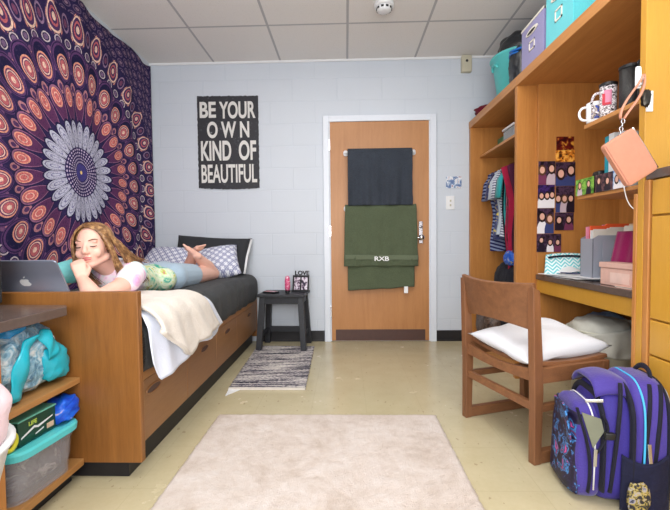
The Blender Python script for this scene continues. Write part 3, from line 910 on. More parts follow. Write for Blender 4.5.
# face details
lash_m = plain('lash_brown', srgb(70, 46, 40), .6); brow_m = plain('brow_brown', srgb(120, 84, 62), .7)
for s in (-1, 1):
    ey = tube(B(), [hp(s * .030 + d * .016, -.0905 + abs(d) * .006 + abs(s * .030 + d * .016) * .10, .000 - .0035 * (1 - d * d)) for d in (-1, -.5, 0, .5, 1)], [.0012, .0024, .0028, .0024, .0012], 6)
    ob('eyelash', ey, lash_m, girl, smooth=True, world=True)
for s in (-1, 1):
    eb = tube(B(), [hp(s * (.016 + .034 * t), -.0945 + (.016 + .034 * t) * .16 + .012 * t * t, .023 + .007 * sin(t * 2.4)) for t in (0, .25, .5, .75, 1)], [.0016, .0026, .0026, .0022, .001], 6)
    ob('eyebrow', eb, brow_m, girl, smooth=True, world=True)
lp = B()
tube(lp, [hp(d * .020, -.0945 + abs(d) * .008, -.0525 - .0015 * abs(d) + .001 * (1 - abs(d))) for d in (-1, -.5, 0, .5, 1)], [.001, .0034, .0034, .0034, .001], 8)
tube(lp, [hp(d * .017, -.0925 + abs(d) * .008, -.0610) for d in (-1, -.5, 0, .5, 1)], [.001, .0036, .0042, .0036, .001], 8)
ob('lips', lp, plain('lip_pink', srgb(196, 106, 110), .4), girl, smooth=True, world=True)
# shirt
bm = B()
cap(bm, (-1.12, 1.97, .770), (-1.29, 1.97, .770), .076, .076)
cap(bm, (-1.20, 1.99, .755), (-1.20, 2.22, .708), .103, .084)
cap(bm, (-1.20, 2.22, .708), (-1.20, 2.40, .708), .086, .092)
cap(bm, (-1.12, 2.36, .705), (-1.28, 2.36, .705), .074, .074)
cap(bm, (-1.085, 1.955, .775), (-1.045, 1.83, .745), .064, .056)
cap(bm, (-1.34, 1.94, .805), (-1.385, 1.81, .775), .062, .056)
shirt = remeshed('tie_dye_shirt', bm, M['tiedye'], girl, .006, 6, .5)
# shorts
bm = B()
cap(bm, (-1.11, 2.47, .712), (-1.29, 2.47, .712), .090, .090); cap(bm, (-1.2, 2.43, .712), (-1.2, 2.53, .715), .096, .096)
cap(bm, (-1.112, 2.51, .710), (-1.085, 2.69, .702), .088, .080); cap(bm, (-1.288, 2.51, .710), (-1.28, 2.68, .702), .088, .078)
shorts = remeshed('denim_shorts', bm, M['denim'], girl, .006, 4, .5)
# hair
bm = B()
superell(bm, hp(0, .030, .038), (.083, .093, .086), 1, 1, 28, 18, H3)
rnd = random.Random(3)
def bez(P, n):
    out = []
    for i in range(n + 1):
        t = i / n; Q = [Vector(p) for p in P]
        while len(Q) > 1: Q = [a.lerp(b, t) for a, b in zip(Q, Q[1:])]
        out.append(Q[0])
    return out
def clampout(p):
    """keep strands outside the skull and the shirt"""
    q = HM.inverted() @ p; c = Vector((0, .015, .02)); d = q - c
    e = sqrt((d.x / .083) ** 2 + (d.y / .098) ** 2 + (d.z / .098) ** 2)
    if e < 1 and q.z > -.06: p = HM @ (c + d / max(e, .05) * 1.0)
    return p
J = lambda s: Vector((rnd.gauss(0, s), rnd.gauss(0, s), rnd.gauss(0, s)))
for i in range(760):   # open-side fall: over the ear and down the shoulder
    t = rnd.random(); py = -.060 + .15 * t
    a = hp(-.012 + rnd.gauss(0, .004), py, .118 - (py - .01) ** 2 * 5)
    e = Vector((-1.085 + rnd.gauss(0, .018) - .02 * t, 2.00 + .06 * t + rnd.gauss(0, .02), .745 - .03 * rnd.random()))
    if i % 4 == 0: e = Vector((-1.11 + rnd.gauss(0, .03), 1.99 + .06 * t, .83 + rnd.gauss(0, .01)))
    b = hp(.070 + .012 * rnd.random(), -.050 + .11 * t, .088); c = hp(.100 + .012 * rnd.random(), -.040 + .10 * t, -.02)
    d = Vector((-1.085 + rnd.gauss(0, .014), 1.90 + .08 * t, .855 + rnd.gauss(0, .012)))
    if t < .34:
        c = hp(.092 + .010 * rnd.random(), -.052 + .09 * t, -.02); d = hp(.092 + rnd.gauss(0, .006), -.030 + .10 * t, -.10)
        e = Vector((-1.105 + rnd.gauss(0, .014), 1.90 + .14 * t + rnd.gauss(0, .01), .765 - .03 * rnd.random()))
    pts = [clampout(p) for p in bez([a, b, c, d, e], 14)]
    w = [.0030 * (1 - .75 * (k / 14) ** 3) for k in range(15)]
    tube(bm, pts, w, 5)
for i in range(340):   # tapestry-side fall, hanging behind the hands
    t = rnd.random(); py = -.055 + .14 * t
    a = hp(-.012 + rnd.gauss(0, .004), py, .118 - (py - .01) ** 2 * 5)
    b = hp(-.075, -.045 + .1 * t, .090); c = hp(-.098, -.030 + .07 * t, 0)
    d = hp(-.080 + rnd.gauss(0, .01), -.02 + .07 * t, -.10); e = Vector((-1.235 + rnd.gauss(0, .02), 1.82 + .06 * t, .715 + .02 * rnd.random()))
    pts = [clampout(p) for p in bez([a, b, c, d, e], 14)]
    tube(bm, pts, [.0030 * (1 - .75 * (k / 14) ** 3) for k in range(15)], 5)
ob('long_hair', bm, M['hair'], girl, smooth=True, world=True)

# ------------------------------------------------------------------ left bookcase (in front of the bed end)
bc = thing('bookcase', 'low wooden bookcase with brown laminate top in the left foreground', 'bookcase', (-1.4, 1.1, 0))
W = dict(parent=bc, world=True)
ob('post', box(B(), -1.075, -1.045, 1.10, 1.138, .0, .672), M['oak'], bev=.003, **W)
ob('back_board', box(B(), -1.77, -1.755, .55, 1.473, .07, .672), M['bed_wood'], **W)
ob('shelf', box(B(), -1.755, -1.040, .55, 1.473, .388, .410), M['oak_shelf'], bev=.002, **W)
ob('bottom_shelf', box(B(), -1.755, -1.035, .55, 1.473, .062, .088), M['oak_shelf'], bev=.002, **W)
ob('toe_kick', box(B(), -1.755, -1.085, .55, 1.47, 0, .061), M['black_base'], **W)
ob('near_board', box(B(), -1.77, -1.045, .52, .55, 0, .672), M['bed_wood'], **W)
tpz = B(); prism(tpz, [(-1.77, .50, .673), (-1.00, .50, .673), (-1.00, 1.36, .673), (-1.03, 1.40, .673), (-1.77, 1.445, .673)], (0, 0, .032))
ob('laminate_top', tpz, M['laminate'], bev=.003, **W)

# ------------------------------------------------------------------ laptop on bed behind panel top
lt = thing('laptop', 'open silver laptop seen from behind, before the person', 'laptop', (-1.335, 1.655, .652), rz=rad(2))
alu = plain('laptop_aluminium', srgb(150, 158, 178), .32, .5, .55, .03)
ob('keyboard_base', superell(B(), (0, .10, .010), (.162, .112, .009), .15, .12, 48, 12), alu, lt, smooth=False, bev=.0)
lm = Matrix.Translation((0, -.012, .018)) @ Matrix.Rotation(rad(30), 4, 'X')
lid = ob('screen_lid', superell(B(), (0, 0, .112), (.162, .0045, .112), .12, .12, 48, 16), alu, lt); lid.matrix_local = lm
ob('hinge', tube(B(), [(-.12, -.010, .018), (.12, -.010, .018)], .008, 10), M['black'], lt, smooth=True)
bm = B(); prism(bm, [(x, .0048, z) for x, z in ((-.150, .012), (.150, .012), (.150, .214), (-.150, .214))], (0, .0004, 0))
ob('screen', bm, plain('dark_screen', srgb(30, 32, 40), .15), lid)
# fruit-shaped mark on the lid: body with a bite, two lobes and a leaf
def lobe(t):
    a = 2 * pi * t
    r = .0205 * (1 + .10 * cos(2 * a)) * (1 - .16 * max(0, cos(a - pi / 2)) ** 10 - .12 * max(0, cos(a + pi / 2)) ** 12)
    return (r * cos(a), r * sin(a) * 1.02)
pts = []
for k in range(64):
    x, z = lobe(k / 64)
    dx, dz = x - .0235, z - .004
    d = sqrt(dx * dx + dz * dz)
    if d < .0095: x, z = .0235 + dx / d * .0095, .004 + dz / d * .0095
    pts.append((x, -.0049, z + .118))
bm = B(); prism(bm, pts, (0, -.0006, 0))
leaf = [(.001 + .0035 * sin(pi * t) * sgn + .007 * t, -.0049, .140 + .010 * t) for sgn, seq in ((1, [i / 8 for i in range(9)]), (-1, [1 - i / 8 for i in range(1, 8)])) for t in seq]
prism(bm, leaf, (0, -.0006, 0))
lg = plain('logo_white', srgb(244, 248, 252), .3)
ob('lid_logo', bm, lg, lid)

# dark speaker cut by the left edge
sp = thing('black_speaker', 'tall black box speaker at the left edge on the bookcase top', 'speaker', (-1.40, 1.30, .706))
mesh_bl = plain('speaker_cloth', srgb(40, 40, 42), .9, var=.6, nscale=220, bmp=.8)
ob('cabinet', box(B(), -.17, .158, -.07, .07, .012, .405), mesh_bl, sp, bev=.006)
ob('grille', box(B(), -.15, .140, -.075, -.071, .03, .39), mesh_bl, sp, bev=.004)
for x in (-.13, .13): ob('foot', lathe(B(), [(.016, 0), (.014, .012)], (x, 0, 0), 16), M['chrome'], sp, smooth=False)

# ------------------------------------------------------------------ bookcase contents
def storage_bin(name, label, c, hx, hy, h, lidm, rz=0, group=None):
    t = thing(name, label, 'storage bin', c, group, rz)
    clear = mat_clear('clear_bin_' + name + str(c[1]), srgb(190, 188, 194), .30, .2)
    bm = B()
    n = 40; rings = []
    sp_ = lambda q, e: math.copysign(abs(q) ** e, q)
    def rr(z, k): return [(hx * k * sp_(cos(2 * pi * i / n), .3), hy * k * sp_(sin(2 * pi * i / n), .3), z) for i in range(n)]
    prof = [(0.004, .84), (.0, .88), (h * .3, .90), (h * .3 + .004, .915), (h * .72, .935), (h * .72 + .004, .955), (h - .012, .97), (h - .012, .94), (h * .3, .88), (.01, .85)]
    R = [[bm.verts.new(p) for p in rr(z, k)] for z, k in prof]
    for A, Bq in zip(R, R[1:]):
        for i in range(n): bm.faces.new((A[i], A[(i + 1) % n], Bq[(i + 1) % n], Bq[i]))
    bm.faces.new(R[0][::-1]); bm.faces.new(R[-1])
    ob('tub', bm, clear, t, smooth=False)
    bm = B(); R = [[bm.verts.new(p) for p in rr(z, k)] for z, k in ((h - .022, 1.0), (h - .022, 1.03), (h - .002, 1.04), (h + .006, 1.02), (h + .006, .93), (h - .0, .90))]
    for A, Bq in zip(R, R[1:]):
        for i in range(n): bm.faces.new((A[i], A[(i + 1) % n], Bq[(i + 1) % n], Bq[i]))
    bm.faces.new(R[0][::-1]); bm.faces.new(R[-1])
    ob('lid', bm, lidm, t)
    bm = B(); superell(bm, (0, 0, h * .42), (hx * .80, hy * .80, h * .38), .4, .4, 30, 16, fn=lambda p: (p.x * (1 + .05 * sin(p.z * 9)), p.y * (1 + .05 * sin(p.z * 7 + 1)), p.z + .08 * sin(p.x * 6) * (p.z > 0)))
    ob('contents', bm, mat_printed('bin_contents' + str(c[1]), 0, [(.36, srgb(70, 60, 76)), (.47, srgb(140, 134, 142)), (.55, srgb(96, 84, 100)), (.66, srgb(206, 200, 198))], 22), t, smooth=True)
    return t
storage_bin('storage_bin', 'clear bin with turquoise lid on the bottom shelf, the taller one', (-1.215, 1.312, .089), .195, .136, .175, M['lid'], rad(-5))
storage_bin('storage_bin', 'clear bin with turquoise lid at the left edge, partly behind the post', (-1.235, 1.00, .089), .17, .145, .150, M['lid'], 0)

def box_thing(name, label, cat, loc, size, mat, rz=0, bev=.003, rot=None):
    t = thing(name, label, cat, loc, rz=rz, rot=rot)
    x, y, z = size
    ob('carton', box(B(), -x / 2, x / 2, -y / 2, y / 2, 0, z), mat, t, bev=bev)
    return t
gb = box_thing('green_carton', 'dark green printed carton lying on the turquoise bin lid', 'carton', (-1.120, 1.290, .271), (.12, .150, .080), plain('carton_green', srgb(22, 70, 52), .35, var=.15), rz=rad(-4))
bm = B()
prism(bm, [(.0605, y, z) for y, z in ((-.066, .020), (-.015, .038), (.0, .032), (.06, .046), (.06, .050), (-.002, .040), (-.015, .046), (-.066, .026))], (.0006, 0, 0))
prism(bm, [(.0605, y, z) for y, z in ((-.012, .012), (.022, .020), (.022, .025), (-.012, .017))], (.0006, 0, 0))
ob('printed_stripe', bm, M['white'], gb)
ob('printed_patch', box(B(), .0601, .0612, .035, .064, .010, .028), plain('patch_tan', srgb(226, 190, 160), .5), gb)
tm = text_mesh('lettering', 'LIFE', .019, plain('letter_lime', srgb(190, 214, 90), .5), gb, frame((0, 1, 0), (0, 0, 1), (1, 0, 0), (.0605, -.02, .052)), 1, .0006, .0004)
ob('lid_edge', box(B(), -.055, .062, -.076, .076, .078, .083), plain('carton_edge', srgb(110, 190, 170), .4), gb)
bs = tag(ob('blue_bag', superell(B(), (0, 0, 0), (.05, .055, .040), .6, .7, 32, 18, fn=lambda p: (p.x * (1 + .15 * sin(p.z * 8)), p.y, p.z + .18 * p.y + .1 * sin(p.x * 7 + p.y * 5))), mat_printed('blue_wrapper', 0, [(.4, srgb(14, 70, 200)), (.6, srgb(30, 110, 230)), (.68, srgb(230, 200, 200))], 16), smooth=True), 'shiny blue snack bag on the turquoise bin lid', 'bag')
bs.location = (-1.075, 1.412, .312)
sn = tag(ob('dark_pouch', superell(B(), (0, 0, 0), (.12, .13, .047), .5, .6, 32, 18, fn=lambda p: (p.x, p.y, p.z + .12 * sin(p.x * 8 + p.y * 4))), M['snack'], smooth=True), 'black sparkly pouch behind the green carton on the bin', 'pouch')
sn.location = (-1.31, 1.33, .320)
ylt = thing('yellow_roll', 'yellow tape roll at the left end of the green carton', 'tape roll', (-1.065, 1.180, .2701))
bm = B(); n = 28
tube(bm, [(.0, .022 * cos(2 * pi * k / n), .034 + .026 * sin(2 * pi * k / n)) for k in range(n)], .007, 8, closed=True)
ob('ring', bm, plain('yellow_print', srgb(214, 206, 50), .4), ylt, smooth=True)

# plastic bag with blue panels on the upper shelf
pb = thing('plastic_bag', 'clear and turquoise plastic bag of diapers on the upper bookcase shelf', 'bag', (-1.19, 1.29, .411))
film = mat_printed('crinkled_film', 0, [(.34, srgb(96, 140, 172)), (.46, srgb(150, 196, 220)), (.54, srgb(196, 222, 234)), (.66, srgb(244, 250, 252))], 20)
b_ = film.node_tree.nodes['Principled BSDF']; b_.inputs['Roughness'].default_value = .15; bump(film.node_tree, b_, noi(film.node_tree, coords(film.node_tree), 26, 5, .6, 1.0), 1.0, .02)
def crumple(p, s=6, a=.10, o=0): return Vector(p) * (1 + a * nz(p, s * .4, o) + a * .6 * nz(p, s, o + 3))
ob('film', superell(B(), (-.03, 0, .122), (.155, .165, .122), .6, .6, 64, 40, fn=lambda p: crumple((p.x, p.y * (1 - .18 * max(0, p.z)), p.z), 6, .16, 2)), film, pb, smooth=True)
tq = plain('turquoise_film', srgb(30, 184, 206), .25, .6, var=.15, nscale=20, bmp=.6)
def strip(pts, w, th=.004):
    bm = B(); rows = []
    P = [Vector(p) for p in pts]
    bm = tube(bm, bez(P, 24), w, 10, flat=.25); return bm
rb = bez([(.112, -.075, .012), (.150, -.080, .12), (.125, -.060, .235), (.130, .02, .26), (.145, .045, .20), (.140, .07, .12)], 30)
ob('handle_strip', grid(B(), lambda u, v: rb[int(u * 30 + .5)] + Vector((.010 * sin(v * pi) + .006 * sin(u * 23 + v * 4), (v - .5) * (.062 - .02 * u), (v - .5) * .03 * u)), 30, 8, .003), tq, pb, smooth=True)
ob('corner_panel', superell(B(), (.080, .105, .085), (.060, .062, .070), .7, .7, 30, 20, fn=lambda p: crumple((p.x, p.y + .25 * p.z * -1, p.z), 6, .16, 8)), tq, pb, smooth=True)
ob('top_flap', superell(B(), (.05, -.05, .235), (.06, .05, .022), .6, .6, 24, 14, fn=lambda p: crumple(p, 5, .2, 4)), plain('blue_film', srgb(40, 150, 214), .25, .6, var=.1), pb, smooth=True)

# pink throw on white tub, left edge foreground
wb = thing('white_tub', 'white plastic tub under the pink throw at the left edge', 'tub', (-.955, .80, -.245))
ob('shell', lathe(B(), [(.13, .545), (.135, .54), (.175, .70), (.185, .705), (.185, .715), (.165, .715), (.125, .56), (.0001, .555)], (0, 0, 0), 40), M['white'], wb, smooth=True)
ob('stand', lathe(B(), [(.12, .245), (.12, .26), (.02, .27), (.02, .53), (.10, .542)], (0, 0, 0), 30), M['white'], wb, smooth=True)
def tw_fn(p):
    q = crumple(p, 3, .10, 7); return (q.x, q.y, q.z if q.z > 0 else q.z * .9)
pt = tag(ob('pink_throw', superell(B(), (-.945, .80, .520), (.160, .160, .105), .75, .9, 50, 34, fn=tw_fn), M['pink_throw'], smooth=True), 'pale pink fluffy throw heaped in the white tub at the left edge', 'throw')

# ------------------------------------------------------------------ rugs
def rug_fn(u, v):
    x0, x1 = -.685, .465; y0, y1 = .30, 2.03
    x = x0 + (x1 - x0) * u; y = y0 + (y1 - y0) * v
    j = .007
    if u in (0, 1): x += j * nz((y * 40, 0, 0), 1)
    if v in (0, 1): y += j * nz((x * 40, 0, 3), 1) + .008 * sin(u * pi)
    for (cx, cy) in ((x0, y1), (x1, y1)):
        pass
    return (x, y, .017 + .0025 * nz((x * 30, y * 30, 0), 1) if 0 < u < 1 and 0 < v < 1 else .008)
bm = grid(B(), rug_fn, 110, 150, .0); 
ret = bmesh.ops.extrude_edge_only(bm, edges=[e for e in bm.edges if e.is_boundary])
for v in [g for g in ret['geom'] if isinstance(g, bmesh.types.BMVert)]: v.co.z = .0008
bmesh.ops.holes_fill(bm, edges=[e for e in bm.edges if e.is_boundary], sides=0)
tag(ob('area_rug', bm, M['arug'], smooth=True), 'pale blush plush rug in the middle of the floor', 'rug')
rr_ = thing('rag_rug', 'small black and white striped rag rug under the black stool', 'rug', (-.53, 2.9, 0))
def rg(u, v):
    A, Bq, C, D = Vector((-.748, 2.415, 0)), Vector((-.262, 2.40, 0)), Vector((-.79, 3.40, 0)), Vector((-.285, 3.375, 0))
    p = A.lerp(Bq, u).lerp(C.lerp(D, u), v)
    if u in (0, 1): p.x += .008 * nz((0, v * 40, u * 7), 1)
    return (p.x, p.y, .0115 + .0015 * sin(v * 210))
ob('weave', grid(B(), rg, 30, 240, .009), M['rag'], rr_, smooth=True, world=True)
bm = B(); prism(bm, [(-.748, 2.418, .002), (-.66, 2.416, .002), (-.69, 2.37, .002), (-.735, 2.30, .002)], (0, 0, .003)); ob('corner_flap', bm, M['white'], rr_, world=True)
bm = B(); box(bm, -.746, -.264, 2.396, 2.412, .0016, .013); ob('end_binding', bm, plain('rug_binding', srgb(216, 208, 200), .9), rr_, world=True)

# ------------------------------------------------------------------ stool
st = thing('black_stool', 'black wooden stool used as bedside table by the back wall', 'stool', (-.545, 3.40, 0), rz=rad(-3))
ob('seat_top', box(B(), -.205, .205, -.165, .165, .462, .484), M['stool'], st, bev=.004)
for sx in (-1, 1):
    for sy in (-1, 1):
        a = Vector((sx * .163, sy * .115, .462)); b = Vector((sx * .192, sy * .150, .013 if sy < 0 else 0))
        ob('leg', bar(B(), a, b, .060 if False else .048, .042, (0, 1, 0)), M['stool'], st, bev=.003)
for sy in (-1, 1): ob('apron', box(B(), -.150, .150, sy * .120 - .01, sy * .120 + .01, .400, .462), M['stool'], st, bev=.002)
for sx in (-1, 1): ob('side_stretcher', bar(B(), (sx * .182, -.135, .13), (sx * .182, .135, .13), .02, .04), M['stool'], st, bev=.002)
for sx in (-1, 1): ob('side_apron', box(B(), sx * .168 - .01, sx * .168 + .01, -.1, .1, .400, .462), M['stool'], st, bev=.002)
ob('back_stretcher', box(B(), -.17, .17, .128, .146, .105, .155), M['stool'], st, bev=.002)
ph = thing('phone', 'dark phone with pink screen lying on the black stool', 'phone', (-.655, 3.36, .485), rz=rad(-25))
ob('body', box(B(), -.065, .065, -.036, .036, 0, .014), M['black'], ph, bev=.006)
ob('screen', box(B(), -.05, .05, -.028, .028, .014, .0152), plain('pink_screen', srgb(196, 120, 130), .2), ph)
lo = thing('lotion_tube', 'pink lotion tube standing on its cap on the black stool', 'lotion', (-.505, 3.33, .485))
ob('cap', lathe(B(), [(.019, 0), (.020, .004), (.020, .024), (.018, .026)], (0, 0, 0), 20), M['black'], lo, smooth=False)
bm = B(); lathe(bm, [(.019, .026), (.024, .045), (.024, .10), (.020, .13), (.012, .148), (.002, .150)], (0, 0, 0), 24)
ob('tube', bm, mat_printed('pink_tube_print', 0, [(.4, srgb(190, 40, 100)), (.55, srgb(224, 110, 150)), (.62, srgb(240, 220, 230)), (.8, srgb(150, 30, 80))], 34), lo, smooth=True)
pf = thing('photo_stand', 'black photo frame with LOVE lettering on the black stool', 'photo frame', (-.405, 3.43, .485), rot=(rad(-10), 0, rad(-10)))
fm = M['black']
bm = B(); box(bm, -.075, -.062, -.006, .006, 0, .145); box(bm, .062, .075, -.006, .006, 0, .145); box(bm, -.062, .062, -.006, .006, 0, .016); box(bm, -.062, .062, -.006, .006, .128, .145); box(bm, -.006, .006, -.006, .006, .016, .128)
ob('frame', bm, fm, pf, bev=.001)
for i, cx in enumerate((-.034, .034)):
    ob('picture', box(B(), cx - .028, cx + .028, .001, .004, .016, .128), mat_photo('frame_photo%d' % i, i + 3, [(.42, srgb(46, 40, 60)), (.5, srgb(180, 160, 180)), (.58, srgb(240, 236, 244)), (.7, srgb(130, 110, 140))]), pf)
fit_text('lettering', 'LOVE', -.055, .075, .146, .185, -.004, fm, pf, .02, .006)
ob('easel', bar(B(), (0, .004, .11), (0, .055, .008), .03, .003, (0, 1, 0)), fm, pf)

# ------------------------------------------------------------------ wardrobe / desk / dresser wall unit
XF = 1.12
wr = thing('wardrobe', 'open oak wardrobe in the far right corner', 'wardrobe', (1.45, 3.1, 0))
W = dict(parent=wr, world=True)
ob('far_panel', box(B(), XF, 1.775, 3.545, 3.585, 0, 1.925), M['oak'], bev=.002, **W)
ob('near_panel', box(B(), XF, 1.775, 2.60, 2.635, 0, 1.925), M['oak'], bev=.002, **W)
ob('back_panel', box(B(), 1.76, 1.775, 2.635, 3.545, 0, 1.925), M['oak'], **W)
ob('top_board', box(B(), XF - .004, 1.775, 2.602, 3.585, 1.925, 1.985), M['oak_y'], bev=.003, **W)
ob('hat_shelf', box(B(), 1.20, 1.76, 2.635, 3.545, 1.655, 1.675), M['oak_y'], bev=.002, **W)
ob('base', box(B(), XF + .02, 1.76, 2.635, 3.545, 0, .09), M['oak_y'], **W)
ob('clothes_rod', tube(B(), [(1.47, 2.635, 1.59), (1.47, 3.545, 1.59)], .014, 12), M['chrome'], parent=wr, world=True, smooth=True)

du = thing('desk_unit', 'oak desk with hutch and shelves along the right wall', 'desk', (1.5, 2.1, 0))
W = dict(parent=du, world=True)
ob('top_board', box(B(), XF - .004, 1.775, 1.50, 2.600, 1.925, 1.985), M['oak_y'], bev=.003, **W)
ob('far_panel', box(B(), 1.245, 1.775, 2.575, 2.599, 0, 1.925), M['oak'], bev=.002, **W)
ob('near_panel', box(B(), XF, 1.775, 1.505, 1.535, 0, 1.925), M['oak_gold'], bev=.002, **W)
ob('edge_stile', box(B(), XF - .003, XF + .03, 1.5351, 1.553, 0, 1.10), M['oak'], bev=.003, **W)
ob('back_panel', box(B(), 1.765, 1.775, 1.535, 2.575, 0, 1.925), M['oak'], **W)
ob('laminate_top', box(B(), 1.235, 1.765, 1.536, 2.574, .668, .700), M['laminate'], bev=.003, **W)
ob('apron', box(B(), 1.245, 1.265, 1.536, 2.574, .585, .667), M['oak_gold'], bev=.002, **W)
ob('upper_shelf', box(B(), 1.185, 1.765, 1.536, 1.99, 1.470, 1.490), M['oak_y'], bev=.002, **W)
ob('lower_shelf', box(B(), 1.185, 1.765, 1.536, 2.04, 1.128, 1.146), M['oak_y'], bev=.002, **W)
ob('upright', box(B(), 1.62, 1.765, 1.97, 1.988, 1.146, 1.470), M['oak'], **W)

dr = thing('dresser', 'golden oak dresser with brown laminate top at the right edge', 'dresser', (1.5, 1.2, 0))
W = dict(parent=dr, world=True)
ob('body', box(B(), 1.142, 1.775, .92, 1.503, .0, 1.145), M['oak_gold'], **W)
ob('laminate_top', box(B(), 1.125, 1.775, .90, 1.503, 1.146, 1.180), M['laminate'], bev=.003, **W)
ob('stile', box(B(), XF, 1.142, 1.478, 1.503, 0, 1.145), M['oak'], bev=.003, **W)
for z0, z1 in ((.06, .345), (.352, .492), (.499, .626), (.633, 1.008), (1.015, 1.14)):
    ob('drawer', box(B(), 1.124, 1.142, .92, 1.470, z0, z1), M['oak_gold'], bev=.003, **W)
cb = tag(ob('white_cable', tube(B(), bez([(1.30, 1.40, 1.187), (1.18, 1.38, 1.19), (1.15, 1.37, 1.25), (1.20, 1.33, 1.26), (1.30, 1.25, 1.20), (1.5, 1.2, 1.19)], 30), .0055, 8), M['white'], smooth=True), 'white cable looping on the dresser top', 'cable')

# ---- things on top of the unit
def cube_bin(label, c, s, mat, mat2=None):
    t = thing('fabric_cube', label, 'storage cube', c)
    hx = s[0] / 2; hy = s[1] / 2; h = s[2]; th = .006
    bm = B(); box(bm, -hx, -hx + th, -hy, hy, 0, h); box(bm, hx - th, hx, -hy, hy, 0, h); box(bm, -hx + th, hx - th, -hy, -hy + th, 0, h); box(bm, -hx + th, hx - th, hy - th, hy, 0, h); box(bm, -hx + th, hx - th, -hy + th, hy - th, 0, th)
    ob('sides', bm, mat, t, bev=.003)
    bm = B()
    for x0, x1, y0, y1 in ((-hx - .003, -hx + .008, -hy - .003, hy + .003), (hx - .008, hx + .003, -hy - .003, hy + .003), (-hx, hx, -hy - .003, -hy + .008), (-hx, hx, hy - .008, hy + .003)): box(bm, x0, x1, y0, y1, h - .004, h + .008)
    ob('rim_binding', bm, M['cream_trim'], t)
    bm = B(); n = 20
    pts = [(-hx - .006, (.075) * cos(a), h - .058 + .018 * sin(a)) for a in [2 * pi * k / n for k in range(n)]]
    prism(bm, pts, (.006, 0, 0)); ob('handle_patch', bm, M['cream_trim'], t, bev=.002)
    bm = B(); prism(bm, [(-hx - .0075, .05 * cos(a), h - .062 + .009 * sin(a)) for a in [2 * pi * k / n for k in range(n)]], (.0014, 0, 0)); ob('handle_slot', bm, M['black'], t)
    bm = B(); z0, z1, w = h * .38, h * .58, .035
    for a, b, c2, d in ((-w, w, z0, z0 + .008), (-w, w, z1 - .008, z1), (-w, -w + .008, z0, z1), (w - .008, w, z0, z1)): box(bm, -hx - .004, -hx, a, b, c2, d)
    ob('label_holder', bm, M['cream_trim'], t)
    return t
cube_bin('lavender fabric storage cube on top of the desk hutch', (1.30, 2.465, 1.986), (.30, .285, .275), M['lav'])
ac = cube_bin('aqua fabric storage cube on top of the desk hutch', (1.30, 2.165, 1.986), (.30, .27, .31), M['aqua'])
# teal tub
tb = thing('turquoise_tub', 'round turquoise laundry tub on top of the wardrobe', 'tub', (1.37, 3.12, 1.986))
ob('shell', lathe(B(), [(.155, 0), (.16, .003), (.205, .33), (.222, .335), (.226, .345), (.222, .352), (.200, .350), (.155, .02), (.0001, .02)], (0, 0, 0), 44), M['teal'], tb, smooth=False)
for o_ in [o_ for o_ in tb.children if o_.name.startswith('shell')]:
    for p in o_.data.polygons: p.use_smooth = True
ob('side_handle', tube(B(), bez([(-.195, .045, .26), (-.215, .05, .30), (-.215, -.05, .30), (-.195, -.045, .26)], 14), .009, 8), M['teal'], tb, smooth=True)
bb = tag(ob('dark_clothes_bag', superell(B(), (1.39, 3.12, 2.36), (.19, .185, .155), .8, .9, 48, 30, fn=lambda p: crumple(p, 5, .13, 11)), M['bagblack'], smooth=True), 'dark grey bag of clothes stuffed in the turquoise tub', 'bag')
pbk = thing('trash_bag', 'black plastic bag with blue drawstring beside the turquoise tub', 'bag', (1.235, 2.765, 1.986))
ob('sack', superell(B(), (0, 0, .13), (.09, .10, .13), .7, .8, 44, 30, fn=lambda p: crumple(p, 6, .14, 21)), M['bagblack'], pbk, smooth=True)
ob('drawstring', tube(B(), [(-.085 * cos(a) , .095 * sin(a), .235 + .012 * sin(2 * a)) for a in [2 * pi * k / 24 for k in range(24)]], .008, 8, closed=True), M['blue'], pbk, smooth=True)
ob('drawstring', tube(B(), [(-.088 * cos(a) , .10 * sin(a), .205 + .012 * sin(2 * a + 1)) for a in [2 * pi * k / 24 for k in range(24)]], .007, 8, closed=True), M['blue'], pbk, smooth=True)
ub = thing('blue_box', 'bright blue box behind the lavender cube', 'box', (1.36, 2.66, 1.986))
ob('case', box(B(), -.035, .10, -.02, .02, 0, .34), plain('cobalt', srgb(26, 70, 190), .35), ub, bev=.006)
mc = tag(ob('maroon_sweater', superell(B(), (1.235, 3.42, 2.026), (.115, .10, .041), .6, .8, 44, 24, fn=lambda p: (lambda q: (q.x, q.y, max(q.z, -1)))(crumple(p, 5, .18, 31))), M['maroon'], smooth=True), 'folded maroon sweater at the far end of the wardrobe top', 'sweater')

# ---- wardrobe contents
gn = box_thing('green_box', 'small green box on the wardrobe shelf beside the clear container', 'box', (1.36, 3.32, 1.676), (.13, .13, .10), plain('green_card', srgb(60, 110, 70), .5))
cc = thing('clear_container', 'clear plastic container with white lid on the wardrobe shelf', 'container', (1.33, 3.03, 1.676))
ob('tub', box(B(), -.09, .09, -.10, .10, .0, .095), mat_clear('container_clear', srgb(190, 196, 200), .5, .2), cc, bev=.012)
ob('contents', box(B(), -.075, .075, -.085, .085, .005, .07), mat_printed('jumble', 0, [(.4, srgb(90, 90, 96)), (.5, srgb(180, 180, 184)), (.6, srgb(60, 60, 66))], 40), cc, bev=.01)
ob('lid', box(B(), -.096, .096, -.106, .106, .096, .112), M['white'], cc, bev=.004)
dk = tag(ob('dark_shelf_bundle', superell(B(), (1.36, 2.78, 1.755), (.13, .11, .079), .6, .8, 36, 22, fn=lambda p: crumple(p, 5, .12, 41)), M['bagblack'], smooth=True), 'dark bundle at the near end of the wardrobe shelf', 'bundle')

